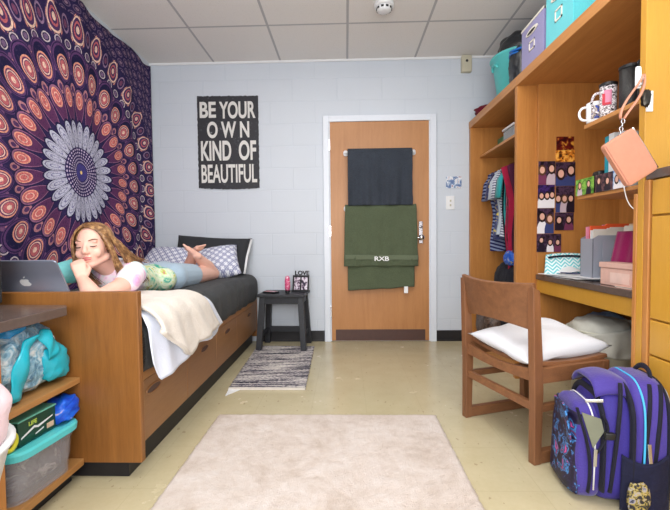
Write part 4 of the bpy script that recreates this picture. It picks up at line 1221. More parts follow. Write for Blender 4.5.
def garment(y, kind, mat, zt, zb, w, label, xc=1.47, rz=0, g='clothes hanging on the wardrobe rod'):
    t = thing(kind, label, 'garment', (xc, y, 1.59), g, rz)
    ob('hanger', tube(B(), bez([(0, 0, .018), (.02, 0, .0), (0, 0, -.04)], 8) + [Vector((w * .8, 0, -.10)), Vector((0, 0, -.095)), Vector((-w * .8, 0, -.10)), Vector((0, 0, -.045))], .003, 6), M['chrome'], t)
    sd_ = y * 10
    def fn(side):
        def f(u, v):
            # u across -1..1, v down
            a = u * 2 - 1; z = -.05 - (zt - zb) * v
            sh_ = .06 * a * a * (1 - min(1, v * 3))
            ww = w * (1 - .16 * min(1, v * 2)) if kind != 'skirt' else w * (.8 + .3 * v)
            x = a * ww + .012 * sin(v * 9 + sd_)
            th = .016 * sqrt(max(0, 1 - a * a)) + .008 * sin(a * 9 + sd_ + v * 3) * min(1, v * 2)
            return (x, side * th + .010 * sin(a * 6 + sd_), z - sh_)
        return f
    bm = B(); grid(bm, fn(1), 30, 26); grid(bm, fn(-1), 30, 26); bmesh.ops.remove_doubles(bm, verts=bm.verts, dist=.0015)
    ob('cloth', bm, mat, t, smooth=True)
    if kind == 'shirt':
        for s in (-1, 1):
            ob('sleeve', tube(B(), [(s * w * .80, 0, -.095), (s * w * 1.02, .006, -.19), (s * w * 1.08, .008, -.33)], [.035, .05, .055], 12, flat=.4), mat, t, smooth=True)
    return t
def stripes(name, a, b, sc):
    m, nt, bs_ = base(name, .9, .2); x, y, z = xyz(nt, coords(nt)); f = ((z + x * .3) / sc).fract().lt(.5)
    nt.links.new(mixc(nt, f, a, b), bs_.inputs['Base Color']); return m
garment(3.40, 'shirt', stripes('navy_stripe', srgb(36, 40, 84), srgb(130, 140, 172), .03), 1.59, .88, .255, 'navy striped shirt, farthest of the hanging clothes')
garment(3.34, 'shirt', mat_printed('navy_yellow_print', 0, [(.4, srgb(34, 38, 84)), (.55, srgb(60, 66, 120)), (.66, srgb(226, 200, 70))], 18), 1.59, .98, .25, 'navy shirt with yellow print on the wardrobe rod')
garment(3.285, 'shirt', fabric('pale_grey', srgb(196, 206, 218), 200), 1.59, 1.02, .245, 'pale grey shirt on the wardrobe rod')
garment(3.235, 'shirt', stripes('white_stripe', srgb(216, 220, 230), srgb(110, 114, 140), .022), 1.59, 1.0, .24, 'white pinstriped shirt on the wardrobe rod')
garment(3.18, 'shirt', fabric('dark_jacket', srgb(34, 34, 44), 200), 1.59, .74, .232, 'long black shirt on the wardrobe rod')
garment(3.13, 'shirt', fabric('teal_shirt', srgb(50, 164, 170), 200), 1.59, .86, .243, 'long teal shirt on the wardrobe rod')
garment(3.07, 'dress', fabric('crimson_dress', srgb(176, 30, 70), 180, .9, .15, .5, 1), 1.59, .70, .262, 'crimson dress on the wardrobe rod')
garment(2.99, 'dress', fabric('plum_dress', srgb(82, 36, 62), 180, .9, .15, .5, 1), 1.59, .74, .245, 'dark plum dress nearest the wardrobe partition')
cl = tag(ob('folded_jeans', superell(B(), (1.40, 3.08, .42), (.17, .33, .325), .4, .5, 48, 30, fn=lambda p: crumple(p, 6, .08, 55)), fabric('dark_heap', srgb(30, 32, 44), 120, .9, .25, .8, 1.5), smooth=True), 'heap of dark clothes piled below the hanging garments', 'clothes')
yb = tag(ob('blue_scarf', superell(B(), (1.28, 3.04, .785), (.05, .09, .055), .7, .8, 30, 20, fn=lambda p: crumple(p, 6, .2, 61)), mat_printed('blue_yellow', 0, [(.45, srgb(20, 80, 190)), (.58, srgb(50, 120, 220)), (.64, srgb(240, 210, 60))], 26), smooth=True), 'blue and yellow scarf on the dark clothes heap', 'scarf')
bg = tag(ob('brown_handbag', superell(B(), (1.23, 3.32, .215), (.10, .19, .122), .6, .6, 44, 26, fn=lambda p: crumple(p, 6, .1, 71)), M['brownbag'], smooth=True), 'brown patterned bag on the wardrobe floor behind the chair', 'bag')

# ---- hutch contents
def mug(name, label, c, r, h, mat, handle=True, hr=0, lidm=None):
    t = thing(name, label, 'mug', c)
    ob('cup', lathe(B(), [(r * .88, 0), (r * .96, .004), (r, h * .15), (r, h), (r - .004, h), (r - .005, .01), (.0001, .008)], (0, 0, 0), 36), mat, t, smooth=True)
    if handle:
        d = Vector((cos(hr), sin(hr), 0)); c0 = r - .001
        pts = bez([d * c0 + Vector((0, 0, h * .82)), d * (c0 + .042) + Vector((0, 0, h * .92)), d * (c0 + .042) + Vector((0, 0, h * .1)), d * c0 + Vector((0, 0, h * .18))], 16)
        ob('handle', tube(B(), pts, .0058, 10), M['white'] if lidm is None else mat, t, smooth=True)
    if lidm: ob('lid', lathe(B(), [(r + .002, h), (r + .003, h + .012), (r * .7, h + .018), (.001, h + .018)], (0, 0, 0), 30), lidm, t, smooth=False)
    return t
m1 = mug('white_mug', 'white mug with small blue picture on the upper hutch shelf', (1.222, 1.958, 1.491), .040, .096, M['white'], True, rad(165))
d_ = Vector((-.75, -.66, 0)).normalized()
def decal(u, v):
    a = math.atan2(-.75, -.45) + (u - .5) * 1.0; r = .0416; return (r * cos(a), r * sin(a), .014 + .062 * v)
ob('printed_picture', grid(B(), decal, 12, 6, -.0005), mat_printed('mug_print', 0, [(.42, srgb(40, 80, 190)), (.5, srgb(120, 110, 110)), (.56, srgb(214, 200, 190)), (.7, srgb(60, 60, 70))], 50), m1, smooth=True)
m2 = mug('zebra_tumbler', 'zebra print tumbler with red letters and dark lid beside the white mug', (1.218, 1.862, 1.491), .034, .138, M['zebra'], True, rad(160), M['black'])
def decal2(u, v):
    a = math.atan2(-.7, -.5) + (u - .5) * .9; r = .0346; return (r * cos(a), r * sin(a), .045 + .07 * v)
ob('pink_patch', grid(B(), decal2, 12, 6, -.0005), plain('tumbler_pink', srgb(206, 130, 160), .4), m2, smooth=True)
a_ = math.atan2(-.62, -.6); rad_d = Vector((cos(a_), sin(a_), 0)); tan_d = Vector((-sin(a_), cos(a_), 0))
text_mesh('lettering', 'L', .07, plain('letter_red', srgb(190, 24, 50), .4), m2, frame(-1 * Vector((sin(a_), -cos(a_), 0)), (0, 0, 1), rad_d, rad_d * .0352 + Vector((0, 0, .05))), 1, .002, .0006)
m3 = mug('black_tumbler', 'black textured tumbler at the near end of the upper hutch shelf', (1.25, 1.765, 1.491), .042, .175, plain('black_tex', srgb(26, 26, 28), .5, var=.6, nscale=160, bmp=.6), False, 0, M['black'])
m4 = mug('black_tumbler', 'black cup close to the partition behind the hanging purse', (1.255, 1.665, 1.491), .04, .16, plain('black_tex2', srgb(30, 28, 30), .5, var=.6, nscale=160, bmp=.6), False, 0, M['black'])

# books on lower hutch shelf
def book(label, x0, x1, y0, y1, z0, z1, cm, g='books on the lower hutch shelf'):
    t = thing('book', label, 'book', ((x0 + x1) / 2, (y0 + y1) / 2, z0), g)
    W = dict(parent=t, world=True)
    bm = B(); box(bm, x0, x1, y0, y0 + .003, z0, z1); box(bm, x0, x1, y1 - .003, y1, z0, z1); box(bm, x0, x0 + .003, y0 + .003, y1 - .003, z0, z1)
    ob('cover', bm, cm, **W)
    ob('pages', box(B(), x0 + .003, x1 - .004, y0 + .003, y1 - .003, z0 + .004, z1 - .004), M['cream_trim'], **W)
book('teal spined book standing on the lower hutch shelf', 1.25, 1.45, 1.905, 1.93, 1.147, 1.415, plain('book_teal', srgb(30, 150, 170), .4))
book('white binder standing next to the teal book', 1.25, 1.46, 1.865, 1.902, 1.147, 1.422, plain('book_white', srgb(224, 226, 228), .4))
book('grey book standing third on the lower hutch shelf', 1.26, 1.46, 1.835, 1.862, 1.147, 1.40, plain('book_grey', srgb(150, 156, 160), .4))
book('pale blue book hidden behind the hanging purse', 1.25, 1.46, 1.80, 1.832, 1.147, 1.41, plain('book_pale', srgb(196, 214, 224), .4))
bkx = thing('black_case', 'small black rounded case on the lower hutch shelf left of the teal book', 'case', (1.265, 1.965, 1.147))
ob('shell', superell(B(), (0, 0, .058), (.04, .030, .057), .35, .4, 32, 20), M['black'], bkx, smooth=True)
# photo strip cards clipped along the lower shelf edge
for i, (y0, y1, st_) in enumerate(((1.90, 2.04, [(.4, srgb(60, 110, 40)), (.5, srgb(140, 190, 80)), (.58, srgb(226, 214, 200)), (.7, srgb(40, 44, 70))]), (1.765, 1.885, [(.42, srgb(36, 26, 36)), (.5, srgb(110, 76, 80)), (.57, srgb(226, 180, 170)), (.68, srgb(240, 236, 240))]), (1.68, 1.762, [(.42, srgb(70, 120, 190)), (.5, srgb(200, 214, 230)), (.58, srgb(240, 236, 236)), (.68, srgb(230, 110, 70))]))):
    lab = ('photo card of people on grass on the lower hutch shelf edge', 'photo card of two long-haired people on the lower hutch shelf edge', 'pale blue photo card behind the purse on the hutch shelf edge')[i]
    tag(ob('photo_card', box(B(), 1.178, 1.182, y0, y1, 1.146, 1.226), mat_people('shelf_photo%d' % i, i * 2 + 11, y0, y1, 1.146, 1.226, 'y', (st_[0][1], st_[1][1]))), lab, 'photo')
tag(ob('bead_chain', tube(B(), bez([(1.176, 1.69, 1.15), (1.17, 1.66, 1.05), (1.178, 1.63, 1.04), (1.182, 1.57, 1.03)], 20), .0022, 6), M['white'], smooth=True), 'thin white beaded chain hanging below the purse', 'chain')

# photos on far side panel (Y = 2.575)
def wallphoto(x0, x1, z0, z1, i, label, stops=None):
    tag(ob('wall_photo', box(B(), x0 - .045, x1 - .045, 2.570, 2.5745, z0, z1), mat_photo('wall_photo%d' % i, i + 20, stops) if i in (5, 6) else mat_people('wall_photo%d' % i, (i + 20) if i not in (7, 9) else i + 30, x0 - .045, x1 - .045, z0, z1, 'x', (srgb(18, 14, 30), srgb(70, 46, 110)) if i == 2 else (srgb(20, 16, 26), srgb(84, 60, 84)))), label, 'photo', 'photos taped up beside the desk')
CX = lambda px, y=2.572: (px - 346) / 390 * y
CZ = lambda py: .93 + (241 - .02 * 0 - py) / 390 * 2.572 * 1.0
xs = [1.285, 1.405, 1.52]
wallphoto(1.293, 1.398, 1.28, 1.43, 1, 'group photo at the top of the left photo column by the desk')
wallphoto(1.290, 1.396, 1.13, 1.278, 2, 'violet-lit group photo in the left photo column, second from top', [(.4, srgb(20, 14, 40)), (.5, srgb(60, 40, 110)), (.57, srgb(150, 120, 190)), (.66, srgb(200, 160, 160))])
wallphoto(1.287, 1.392, .965, 1.128, 3, 'group photo with bright faces, third in the left photo column', [(.38, srgb(30, 20, 34)), (.48, srgb(170, 90, 100)), (.56, srgb(236, 190, 180)), (.66, srgb(40, 30, 60))])
wallphoto(1.285, 1.44, .845, .962, 4, 'wide group photo at the bottom of the left photo column', [(.38, srgb(40, 40, 70)), (.48, srgb(170, 150, 190)), (.56, srgb(240, 236, 240)), (.66, srgb(190, 120, 120))])
wallphoto(1.405, 1.515, 1.50, 1.585, 5, 'dark red photo above the orange sunset photo', [(.4, srgb(50, 10, 16)), (.55, srgb(120, 30, 20)), (.65, srgb(220, 160, 60))])
wallphoto(1.402, 1.520, 1.425, 1.498, 6, 'orange sunset photo in the right photo column', [(.4, srgb(60, 30, 20)), (.5, srgb(220, 130, 40)), (.6, srgb(250, 190, 90))])
wallphoto(1.402, 1.525, 1.27, 1.422, 7, 'photo of two people kissing in the right photo column')
wallphoto(1.404, 1.522, 1.10, 1.268, 8, 'photo of a posed group in the right photo column', [(.45, srgb(14, 12, 18)), (.54, srgb(40, 30, 40)), (.6, srgb(240, 226, 222)), (.72, srgb(60, 40, 50))])
wallphoto(1.400, 1.518, .985, 1.098, 9, 'photo of two people in white at the bottom of the right column', [(.45, srgb(16, 14, 20)), (.52, srgb(150, 90, 80)), (.57, srgb(240, 236, 240)), (.72, srgb(90, 80, 120))])

# desk top things
def chev():
    m, nt, bs_ = base('teal_chevron', .8, .2); x, y, z = xyz(nt, coords(nt))
    zz = ((x / .05).fract() - .5).abs() * .05
    f = ((z + zz) / .022).fract().lt(.5)
    nt.links.new(mixc(nt, f, srgb(120, 206, 212), srgb(226, 240, 242)), bs_.inputs['Base Color']); return m
pc = thing('pencil_case', 'teal and white chevron zipper pouch at the far end of the desk', 'pouch', (1.385, 2.46, .701), rz=rad(-6))
def pcf(side):
    def f(u, v):
        a = u * 2 - 1; z = .005 + .135 * v * (1 - .08 * a * a)
        x = a * (.145 - .02 * v); y = side * (.034 * (1 - v) ** .6 * (1 - a ** 4)) + .03 * v
        return (x, y, z)
    return f
bm = B(); grid(bm, pcf(1), 30, 14); grid(bm, pcf(-1), 30, 14); bmesh.ops.remove_doubles(bm, verts=bm.verts, dist=.001)
ob('pouch', bm, chev(), pc, smooth=True)
ob('zipper', tube(B(), [(a * .118, .008, .122 - .010 * a * a) for a in [-1 + k / 8 for k in range(17)]], .009, 8, flat=.7), M['zip'], pc, smooth=True)
pp = thing('paper_stack', 'loose white papers with a pen on the far end of the desk', 'papers', (1.37, 2.35, .701))
bm = B()
for k, (dx, dy, a) in enumerate(((0, 0, 8), (.02, -.06, -12), (-.01, .05, 22), (.03, -.11, 3))):
    m4_ = Matrix.Translation((dx, dy, .0015 + .004 * k)) @ Matrix.Rotation(rad(a), 4, 'Z'); box(bm, -.108, .108, -.14, .14, 0, .0025, m4_)
ob('sheets', bm, M['white'], pp)
ob('raised_page', grid(B(), lambda u, v: (-.07 + .16 * u, .0 + .14 * v, .02 + .05 * sin(pi * u) * (.3 + .7 * v)), 20, 8, .002), M['white'], pp, smooth=True)
pen = tag(ob('pen', tube(B(), [(1.28, 2.36, .727), (1.40, 2.25, .727)], .004, 8), plain('pen_navy', srgb(50, 50, 90), .4), smooth=True), 'dark pen lying on the loose papers', 'pen')
pen.location = (0, 0, 0)
# magazine files with folders
def file_holder(name, label, x0, x1, y0, y1, h, mat, frontlow=.12):
    t = thing(name, label, 'file holder', ((x0 + x1) / 2, (y0 + y1) / 2, .701)); W = dict(parent=t, world=True); th = .003
    bm = B()
    for yy in (y0, y1 - th):
        prism(bm, [(x0, yy, .701), (x1, yy, .701), (x1, yy, .701 + h), (x0 + .03, yy, .701 + h), (x0, yy, .701 + h * .93)], (0, th, 0))
    box(bm, x0, x0 + th, y0, y1, .701, .701 + h * .93); box(bm, x1 - th, x1, y0, y1, .701, .701 + h); box(bm, x0, x1, y0, y1, .701, .704)
    ob('wire_panel', bm, mat, **W)
    return t
grey_mesh = mat_clear('silver_mesh', srgb(170, 176, 190), .75, .4)
mf = file_holder('magazine_file', 'silver mesh magazine file holding folders on the desk', 1.33, 1.60, 2.14, 2.25, .245, grey_mesh)
def folder(label, y, x0, x1, z1, cm, th=.006, tab=True):
    t = thing('file_folder', label, 'folder', ((x0 + x1) / 2, y, .706), 'folders in the magazine file')
    bm = B(); prism(bm, [(x0, y - th / 2, .706), (x1, y - th / 2, .706), (x1, y - th / 2, z1), (x0 + .09, y - th / 2, z1), (x0 + .08, y - th / 2, z1 - .01), (x0, y - th / 2, z1 - .01)], (0, th, 0))
    ob('cover', bm, cm, t, world=True); return t
folder('pink folder, farthest in the silver file holder', 2.225, 1.345, 1.575, 1.005, plain('f_pink', srgb(236, 150, 180), .5))
folder('orange folder in the silver file holder', 2.205, 1.355, 1.585, 1.01, plain('f_orange', srgb(236, 96, 50), .5), .012)
folder('white folder in the silver file holder', 2.185, 1.345, 1.575, .985, M['white'])
folder('cream folder nearest in the silver file holder', 2.16, 1.345, 1.585, .99, M['cream_trim'])
mh = thing('hanging_file', 'grey file box with magenta folder at the near end of the desk', 'file box', (1.52, 1.95, .701))
W = dict(parent=mh, world=True)
bm = B(); th = .003
box(bm, 1.365, 1.368, 1.80, 2.12, .701, .80); box(bm, 1.60, 1.603, 1.80, 2.12, .701, .93); box(bm, 1.368, 1.60, 2.117, 2.12, .701, .92); box(bm, 1.368, 1.60, 1.80, 1.803, .701, .90); box(bm, 1.368, 1.60, 1.803, 2.117, .701, .704)
ob('holder', bm, grey_mesh, **W)
ob('magenta_folder', grid(B(), lambda u, v: (1.385 + .03 * v + .003 * sin(u * 20), 2.09 - .26 * u - .012 * v, .78 + .185 * v), 24, 10, .012), M['magenta'], smooth=True, **W)
ob('cream_folder', grid(B(), lambda u, v: (1.425 + .05 * v, 2.11 - .27 * u, .72 + .275 * v), 12, 6, .01), M['cream_trim'], **W)
ob('tan_folder', grid(B(), lambda u, v: (1.445 + .05 * v, 2.105 - .26 * u, .72 + .285 * v), 12, 6, .008), plain('manila', srgb(226, 200, 160), .6), **W)
pk = thing('pink_box', 'blush pink cardboard box with lid on the desk', 'box', (1.335, 1.905, .701)); W = dict(parent=pk, world=True)
pinkm = plain('blush_card', srgb(226, 184, 170), .6)
ob('base', box(B(), 1.285, 1.36, 1.75, 2.005, .701, .785), pinkm, bev=.003, **W)
ob('lid', box(B(), 1.280, 1.363, 1.745, 2.01, .786, .812), pinkm, bev=.003, **W)
ob('patch', box(B(), 1.2835, 1.2848, 1.80, 1.93, .715, .765), plain('blush_pale', srgb(238, 206, 194), .6), **W)
pn = thing('pink_notebook', 'thin pink notebook lying at the desk edge', 'notebook', (1.33, 1.70, .701), rz=rad(4))
ob('cover', box(B(), -.075, .075, -.135, .135, .0, .002), pinkm, pn); ob('pages', box(B(), -.07, .07, -.15, .15, .002, .008), M['cream_trim'], pn); ob('top_cover', box(B(), -.075, .075, -.155, .155, .008, .0105), pinkm, pn)

# purse hung on hook
pu = thing('wristlet_purse', 'blush pink wristlet purse hanging from a hook on the hutch', 'purse', (1.008, 1.44, 1.246), rot=(rad(0), rad(0), rad(0)))
pm = Matrix.Rotation(rad(32), 4, 'Y')
bm = B(); superell(bm, (0, 0, 0), (.062, .012, .087), .16, .16, 40, 26)
body_p = ob('body', bm, M['strap_pink'], pu, smooth=False); body_p.matrix_local = Matrix.Translation((.010, 0, -.028)) @ Matrix.Rotation(rad(-32), 4, 'Y')
bm = B(); tube(bm, [(.066, 0, -.085), (.066, 0, .085)], .004, 8); o_ = ob('zipper', bm, M['chrome'], body_p, smooth=True)
bm = B(); tube(bm, [(-.056, -.0125, -.082), (-.056, -.0125, .082)], .0018, 6); ob('seam', bm, plain('seam_pink', srgb(190, 126, 104), .6), body_p)
Hk = Vector((1.080 - 1.008, 1.475 - 1.44, 1.500 - 1.246))
top_p = Vector((-.022, 0, .060))
ob('wrist_strap', tube(B(), bez([top_p + Vector((.0, 0, .05)), Vector((-.030, .0, .16)), Hk + Vector((-.012, -.015, -.02)), Hk + Vector((.0, -.012, .02))], 16), .007, 8, flat=.5), M['strap_pink'], pu, smooth=True)
ob('wrist_strap', tube(B(), bez([top_p + Vector((.012, 0, .05)), Vector((.02, -.0, .16)), Hk + Vector((.018, -.012, -.04)), Hk + Vector((.002, -.012, .02))], 16), .007, 8, flat=.5), M['strap_pink'], pu, smooth=True)
bm = B()
for k in range(4):
    c = top_p + Vector((.0 + .003 * k, 0, .0 + .014 * k)); tube(bm, [c + Vector((.006 * cos(a) * (1 if k % 2 else .4), .006 * cos(a) * (0 if k % 2 else .9), .009 * sin(a))) for a in [2 * pi * j / 12 for j in range(12)]], .0018, 6, closed=True)
ob('ring_chain', bm, M['chrome'], pu, smooth=True)
hk = thing('adhesive_hook', 'white adhesive hook strip on the hutch partition above the purse', 'hook', (1.090, 1.505, 1.525))
bm = B(); superell(bm, (0, -.004, 0), (.010, .0035, .040), .3, .3, 24, 16); tube(bm, bez([(0, -.006, -.03), (0, -.04, -.04), (-.01, -.042, -.01)], 8), .004, 8); ob('hook', bm, M['white'], hk, smooth=True)
cd = tag(ob('white_card', box(B(), 1.122, 1.145, 1.500, 1.5045, 1.40, 1.475), M['white']), 'small white card stuck on the partition beside the purse strap', 'card')
kc = tag(ob('key_charm', superell(B(), (1.112, 1.492, 1.445), (.016, .010, .030), .7, .7, 20, 14, fn=lambda p: crumple(p, 5, .25, 3)), M['metal_dark'], smooth=True), 'small grey key charm beside the purse strap', 'charm')

# ------------------------------------------------------------------ chair
ch = thing('desk_chair', 'brown wooden desk chair with curved backrest in front of the desk', 'chair', (.68, 1.82, 0))
W = dict(parent=ch, world=True)
A0 = Vector((.612, 2.035, 0)); B0 = Vector((.758, 1.603, 0))      # rear feet far / near
e_y = (A0 - B0).normalized(); e_x = Vector((e_y.y, -e_y.x, 0)).normalized()   # forward
width = (A0 - B0).length; depth = .405
def P(f, s, z): return B0 + e_x * f + e_y * s + Vector((0, 0, z))
for s, ang in ((0, 0), (width, 0)):
    bm = B()
    prof = [(0, 0), (.035, 0), (.045, .30), (.040, .44), (.022, .72), (-.012, .735), (-.005, .44), (0, .30)]
    pts = [P(f, s - .017, z) for f, z in prof]
    prism(bm, pts, e_y * .034); ob('back_post', bm, M['chair_wood'], bev=.003, **W)
    ob('front_leg', box(B(), 0, .035, -.017, .017, .0, .40, frame(e_x, e_y, (0, 0, 1), P(depth - .035, s, 0))), M['chair_wood'], bev=.003, **W)
    ob('floor_runner', box(B(), .030, depth - .034, -.016, .016, .002, .052, frame(e_x, e_y, (0, 0, 1), P(0, s, 0))), M['chair_wood_x'], bev=.003, **W)
    ob('side_rail', box(B(), .036, depth - .034, -.016, .016, .335, .40, frame(e_x, e_y, (0, 0, 1), P(0, s, 0))), M['chair_wood_x'], bev=.003, **W)
    ob('lower_rail', box(B(), .036, depth - .034, -.013, .013, .215, .245, frame(e_x, e_y, (0, 0, 1), P(0, s, 0))), M['chair_wood_x'], bev=.003, **W)
# curved back rest (bows backwards), slopes
def backf(u, v):
    s = -.010 + (width + .02) * u; bow = -.035 * sin(pi * u)
    zt = .738 + .012 * (2 * u - 1) ** 2; zb = .565 + .02 * (2 * u - 1) ** 2 * -1
    z = zb + (zt - zb) * v
    f = .020 - .030 * v + bow
    p = P(f, s, z); return p
ob('backrest', grid(B(), backf, 30, 8, -.022), M['chair_wood_x'], smooth=False, bev=.004, **W)
ob('cross_rail', box(B(), 0, .022, 0, width - .034, .215, .250, frame(e_x, e_y, (0, 0, 1), P(.012, .017, 0))), M['chair_wood_x'], bev=.003, **W)
def seatf(u, v):
    s = .0 + (width) * u; f = .040 + (depth - .03) * v
    z = .405 - .022 * sin(pi * u) * (1 - .2 * v) - .012 * sin(pi * v)
    return P(f, s, z)
ob('seat', grid(B(), seatf, 24, 18, .018), M['chair_wood_x'], bev=.004, **W)
def rearr(u, v): 
    s = .017 + (width - .034) * u; return P(.030, s, .395 - .025 * sin(pi * u) - .055 * v * (1 - .3 * sin(pi * u)))
ob('rear_seat_rail', grid(B(), rearr, 24, 4, -.022), M['chair_wood_x'], bev=.002, **W)
# bed pillow on the chair: two overlapping white pillows folded
cp = tag(ob('white_pillow', pillow(B(), .47, .40, .125, lump=.02, seed=4), fabric('white_cotton', srgb(226, 228, 234), 240, .9, .04, .4, .8), smooth=True), 'white pillow lying on the seat of the wooden chair', 'pillow')
c_ = P(.225, width * .47, .450); cp.location = c_; cp.rotation_euler = (rad(4), rad(-3), math.atan2(e_x.y, e_x.x))

# bin with liner below the desk
tr = thing('waste_bin', 'round off-white waste bin with plastic liner under the desk', 'bin', (1.42, 2.20, 0))
ob('pail', lathe(B(), [(.13, 0), (.135, .004), (.165, .42), (.172, .425), (.172, .432), (.160, .43), (.13, .02), (.0001, .02)], (0, 0, 0), 40), M['basket_white'], tr, smooth=True)
def liner(u, v):
    a = 2 * pi * u; r = .176 + .012 * sin(a * 9) * v + .008 * nz((cos(a) * 3, sin(a) * 3, v * 3), 1); z = .440 + .035 * sin(a * 1.0 + 2) * (1 - v) - .13 * v + .012 * sin(a * 5) * v
    return (r * cos(a), r * sin(a), z)
ob('liner', grid(B(), liner, 80, 10, .002), M['linerbag'], tr, smooth=True)
superb = superell(B(), (0, 0, .415), (.15, .15, .08), .8, 1, 40, 20, fn=lambda p: crumple(p, 5, .12, 77))
ob('liner_puff', superb, M['linerbag'], tr, smooth=True)
bp_ = tag(ob('blue_shopping_bag', superell(B(), (1.60, 2.43, .235), (.14, .12, .235), .6, .7, 44, 30, fn=lambda p: crumple((p.x * (1 - .1 * p.z), p.y * (1 - .1 * p.z), p.z), 5, .10, 81)), plain('pale_blue_film', srgb(150, 180, 220), .3, .5, var=.1, nscale=16, bmp=.6), smooth=True), 'pale blue plastic bag standing under the desk behind the chair pillow', 'bag')

# ------------------------------------------------------------------ backpack
bk = thing('backpack', 'purple backpack with black zippers on the floor at the right edge', 'backpack', (.985, 1.455, 0), rz=rad(-8))
def layer(name, x, hx, hy, h, mat, z0=.004, e=.42, lean=0):
    return ob(name, superell(B(), (x, 0, z0 + h / 2), (hx, hy, h / 2), e, .5, 48, 34, fn=lambda p: (p.x * (1 - .12 * max(0, p.z)) + .06 * nz(p, 2, x * 9), p.y * (1 - .20 * max(0, p.z) ** 2), p.z + .012 * nz(p, 3, 3))), mat, bk, smooth=True)
layer('main_compartment', .055, .075, .140, .435, M['purple'])
layer('middle_compartment', -.050, .062, .134, .395, M['purple_dark'])
layer('front_pocket', -.130, .052, .122, .335, M['purple'])
layer('back_panel', .108, .022, .125, .41, M['grey_mesh'])
def arch(x, hy, h, z0=.06, e=.45, n=44, lean=0):
    pts = []
    for k in range(n + 1):
        a = pi * k / n; c, s_ = cos(a), sin(a)
        y = math.copysign(abs(c) ** e, c) * hy * (1 - .20 * max(0, s_ * 2 - 1) ** 2); z = z0 + (h - z0) * abs(s_) ** e
        pts.append((x + lean * z, y, z))
    return pts
for x, hy, h in ((-.097, .131, .375), (-.012, .141, .415), (.098, .136, .425)):
    ob('zipper', tube(B(), arch(x, hy, h), .013, 8, flat=.55), M['zip'], bk, smooth=True)
ob('piping', tube(B(), arch(.022, .145, .437), .0035, 6), M['cyan'], bk, smooth=True)
ob('piping', tube(B(), arch(-.122, .129, .343), .0028, 6), M['white'], bk, smooth=True)
ob('piping', tube(B(), arch(-.160, .112, .322), .0028, 6), M['cyan'], bk, smooth=True)
def front_panel(u, v):
    a = u * 2 - 1; return (-.186 + .022 * a ** 4 + .03 * max(0, v - .7), a * .112 * (1 - .12 * v), .03 + .28 * v)
ob('printed_panel', grid(B(), front_panel, 20, 20, .006), M['print'], bk, smooth=True)
def flap(u, v):
    return (-.188 - .018 * v * v * (1 - u) - .01 * v + .01 * u, -.112 + .15 * u + .01 * v, .20 + .15 * v - .03 * u * v)
ob('open_flap', grid(B(), flap, 14, 12, .006), M['print'], bk, smooth=True)
bm = B(); prism(bm, [(-.170, -.130, .330), (-.110, -.134, .312), (-.100, -.136, .270), (-.132, -.136, .210)], (0, .004, 0))
ob('flap_lining', bm, plain('khaki_lining', srgb(120, 122, 104), .8), bk)
ob('zipper', tube(B(), bez([(-.185, -.128, .345), (-.165, -.140, .27), (-.128, -.145, .18), (-.135, -.118, .045)], 20), .008, 8, flat=.6), M['zip'], bk, smooth=True)
ob('zipper', tube(B(), bez([(-.128, -.142, .19), (-.09, -.146, .25), (-.08, -.146, .29), (-.11, -.142, .33)], 16), .006, 8, flat=.6), M['zip'], bk, smooth=True)
def pull(p, q, mat=M['chrome']):
    bm = B(); bar(bm, p, q, .011, .004, (0, 1, 0)); ob('zipper_pull', bm, mat, bk, bev=.001)
pull((-.131, -.152, .215), (-.131, -.152, .155)); pull((.030, -.152, .245), (.036, -.154, .18)); pull((-.150, -.105, .362), (-.10, -.122, .372))
def mesh_pocket(u, v):
    return (-.045 + .15 * u, -.142 - .022 * sin(pi * u) * (1 - .3 * v), .008 + .19 * v + .02 * u * v - .03 * sin(pi * u) * v)
ob('mesh_pocket', grid(B(), mesh_pocket, 18, 14, .004), fabric('navy_mesh', srgb(28, 30, 56), 80, .8, .3, .6), bk, smooth=True)
ob('pocket_contents', superell(B(), (.0, -.162, .065), (.035, .010, .05), .7, .7, 24, 16, fn=lambda p: crumple(p, 5, .2, 9)), mat_printed('wrapper', 0, [(.42, srgb(30, 30, 44)), (.52, srgb(180, 160, 80)), (.6, srgb(150, 150, 170)), (.7, srgb(40, 40, 60))], 60), bk, smooth=True)
ob('haul_loop', tube(B(), bez([(.08, -.05, .425), (.09, -.04, .475), (.09, .04, .475), (.08, .05, .425)], 14), .010, 8, flat=.5), M['zip'], bk, smooth=True)
ob('top_flap', grid(B(), lambda u, v: (-.115 + .19 * u, -.10 + .20 * v, .385 + .055 * sin(pi * min(1, .25 + u * .8)) - .05 * (2 * v - 1) ** 4), 16, 16, .012), M['purple'], bk, smooth=True)
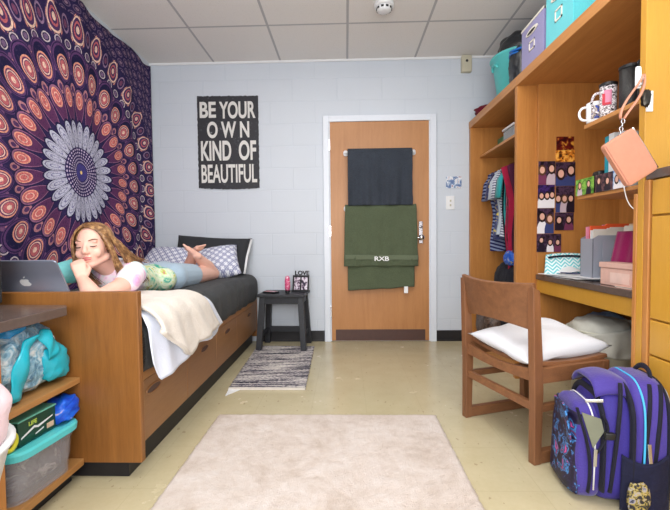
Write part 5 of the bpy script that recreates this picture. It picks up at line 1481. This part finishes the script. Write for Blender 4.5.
for k_, x_ in enumerate((-.055, .035, .068)):
    ob('side_seam', tube(B(), bez([(x_ + .02, -.09, .425), (x_, -.148, .38), (x_ - .012, -.150, .22), (x_ - .015, -.128, .055)], 20), .0065, 8, flat=.5), M['zip'], bk, smooth=True)
ob('buckle', superell(B(), (-.088, -.148, .262), (.016, .008, .012), .4, .4, 20, 12), M['black'], bk, smooth=True)

for c_ in bk.children:
    for v_ in c_.data.vertices: v_.co.x += .03 * v_.co.z
# ------------------------------------------------------------------ window + lights
win = tag(ob('window_1', box(B(), -.9, .9, YF + .001, YF + .03, .95, 2.15), M['white'], bev=.004), kind='structure')
def area(name, loc, rot, sx, sy, power, col):
    l = bpy.data.lights.new(name, 'AREA'); l.shape = 'RECTANGLE'; l.size = sx; l.size_y = sy; l.energy = power; l.color = col
    o = bpy.data.objects.new(name, l); COL.objects.link(o); o.location = loc; o.rotation_euler = rot; return o
area('window_daylight', (0, YF + .06, 1.5), (rad(90), 0, 0), 2.6, 1.7, 64, (.93, .96, 1))
area('overhead_fill', (.0, .9, ZC - .03), (0, 0, 0), 1.6, .8, 30, (1, .97, .93))  # added fill panel under the ceiling, not a known fixture
area('overhead_fill', (.0, 2.1, ZC - .012), (0, 0, 0), 1.8, .5, 13, (1, .97, .93))  # second added overhead fill, brightens the far half of the room
pl_ = bpy.data.lights.new('rear_fill', 'POINT'); pl_.energy = 52; pl_.shadow_soft_size = .3; pl_.color = (1, .97, .94)  # added soft fill behind the camera, lifts the ceiling; no lamp stands there
po_ = bpy.data.objects.new('rear_fill', pl_); COL.objects.link(po_); po_.location = (-.3, -.45, 1.2)
w = bpy.data.worlds.new('world'); SC.world = w; w.use_nodes = True
w.node_tree.nodes['Background'].inputs[0].default_value = (.8, .86, 1, 1); w.node_tree.nodes['Background'].inputs[1].default_value = .3
SC.view_settings.view_transform = 'Standard'; SC.view_settings.look = 'None'; SC.view_settings.gamma = 1; SC.view_settings.exposure = 0
SC.view_settings.use_curve_mapping = False
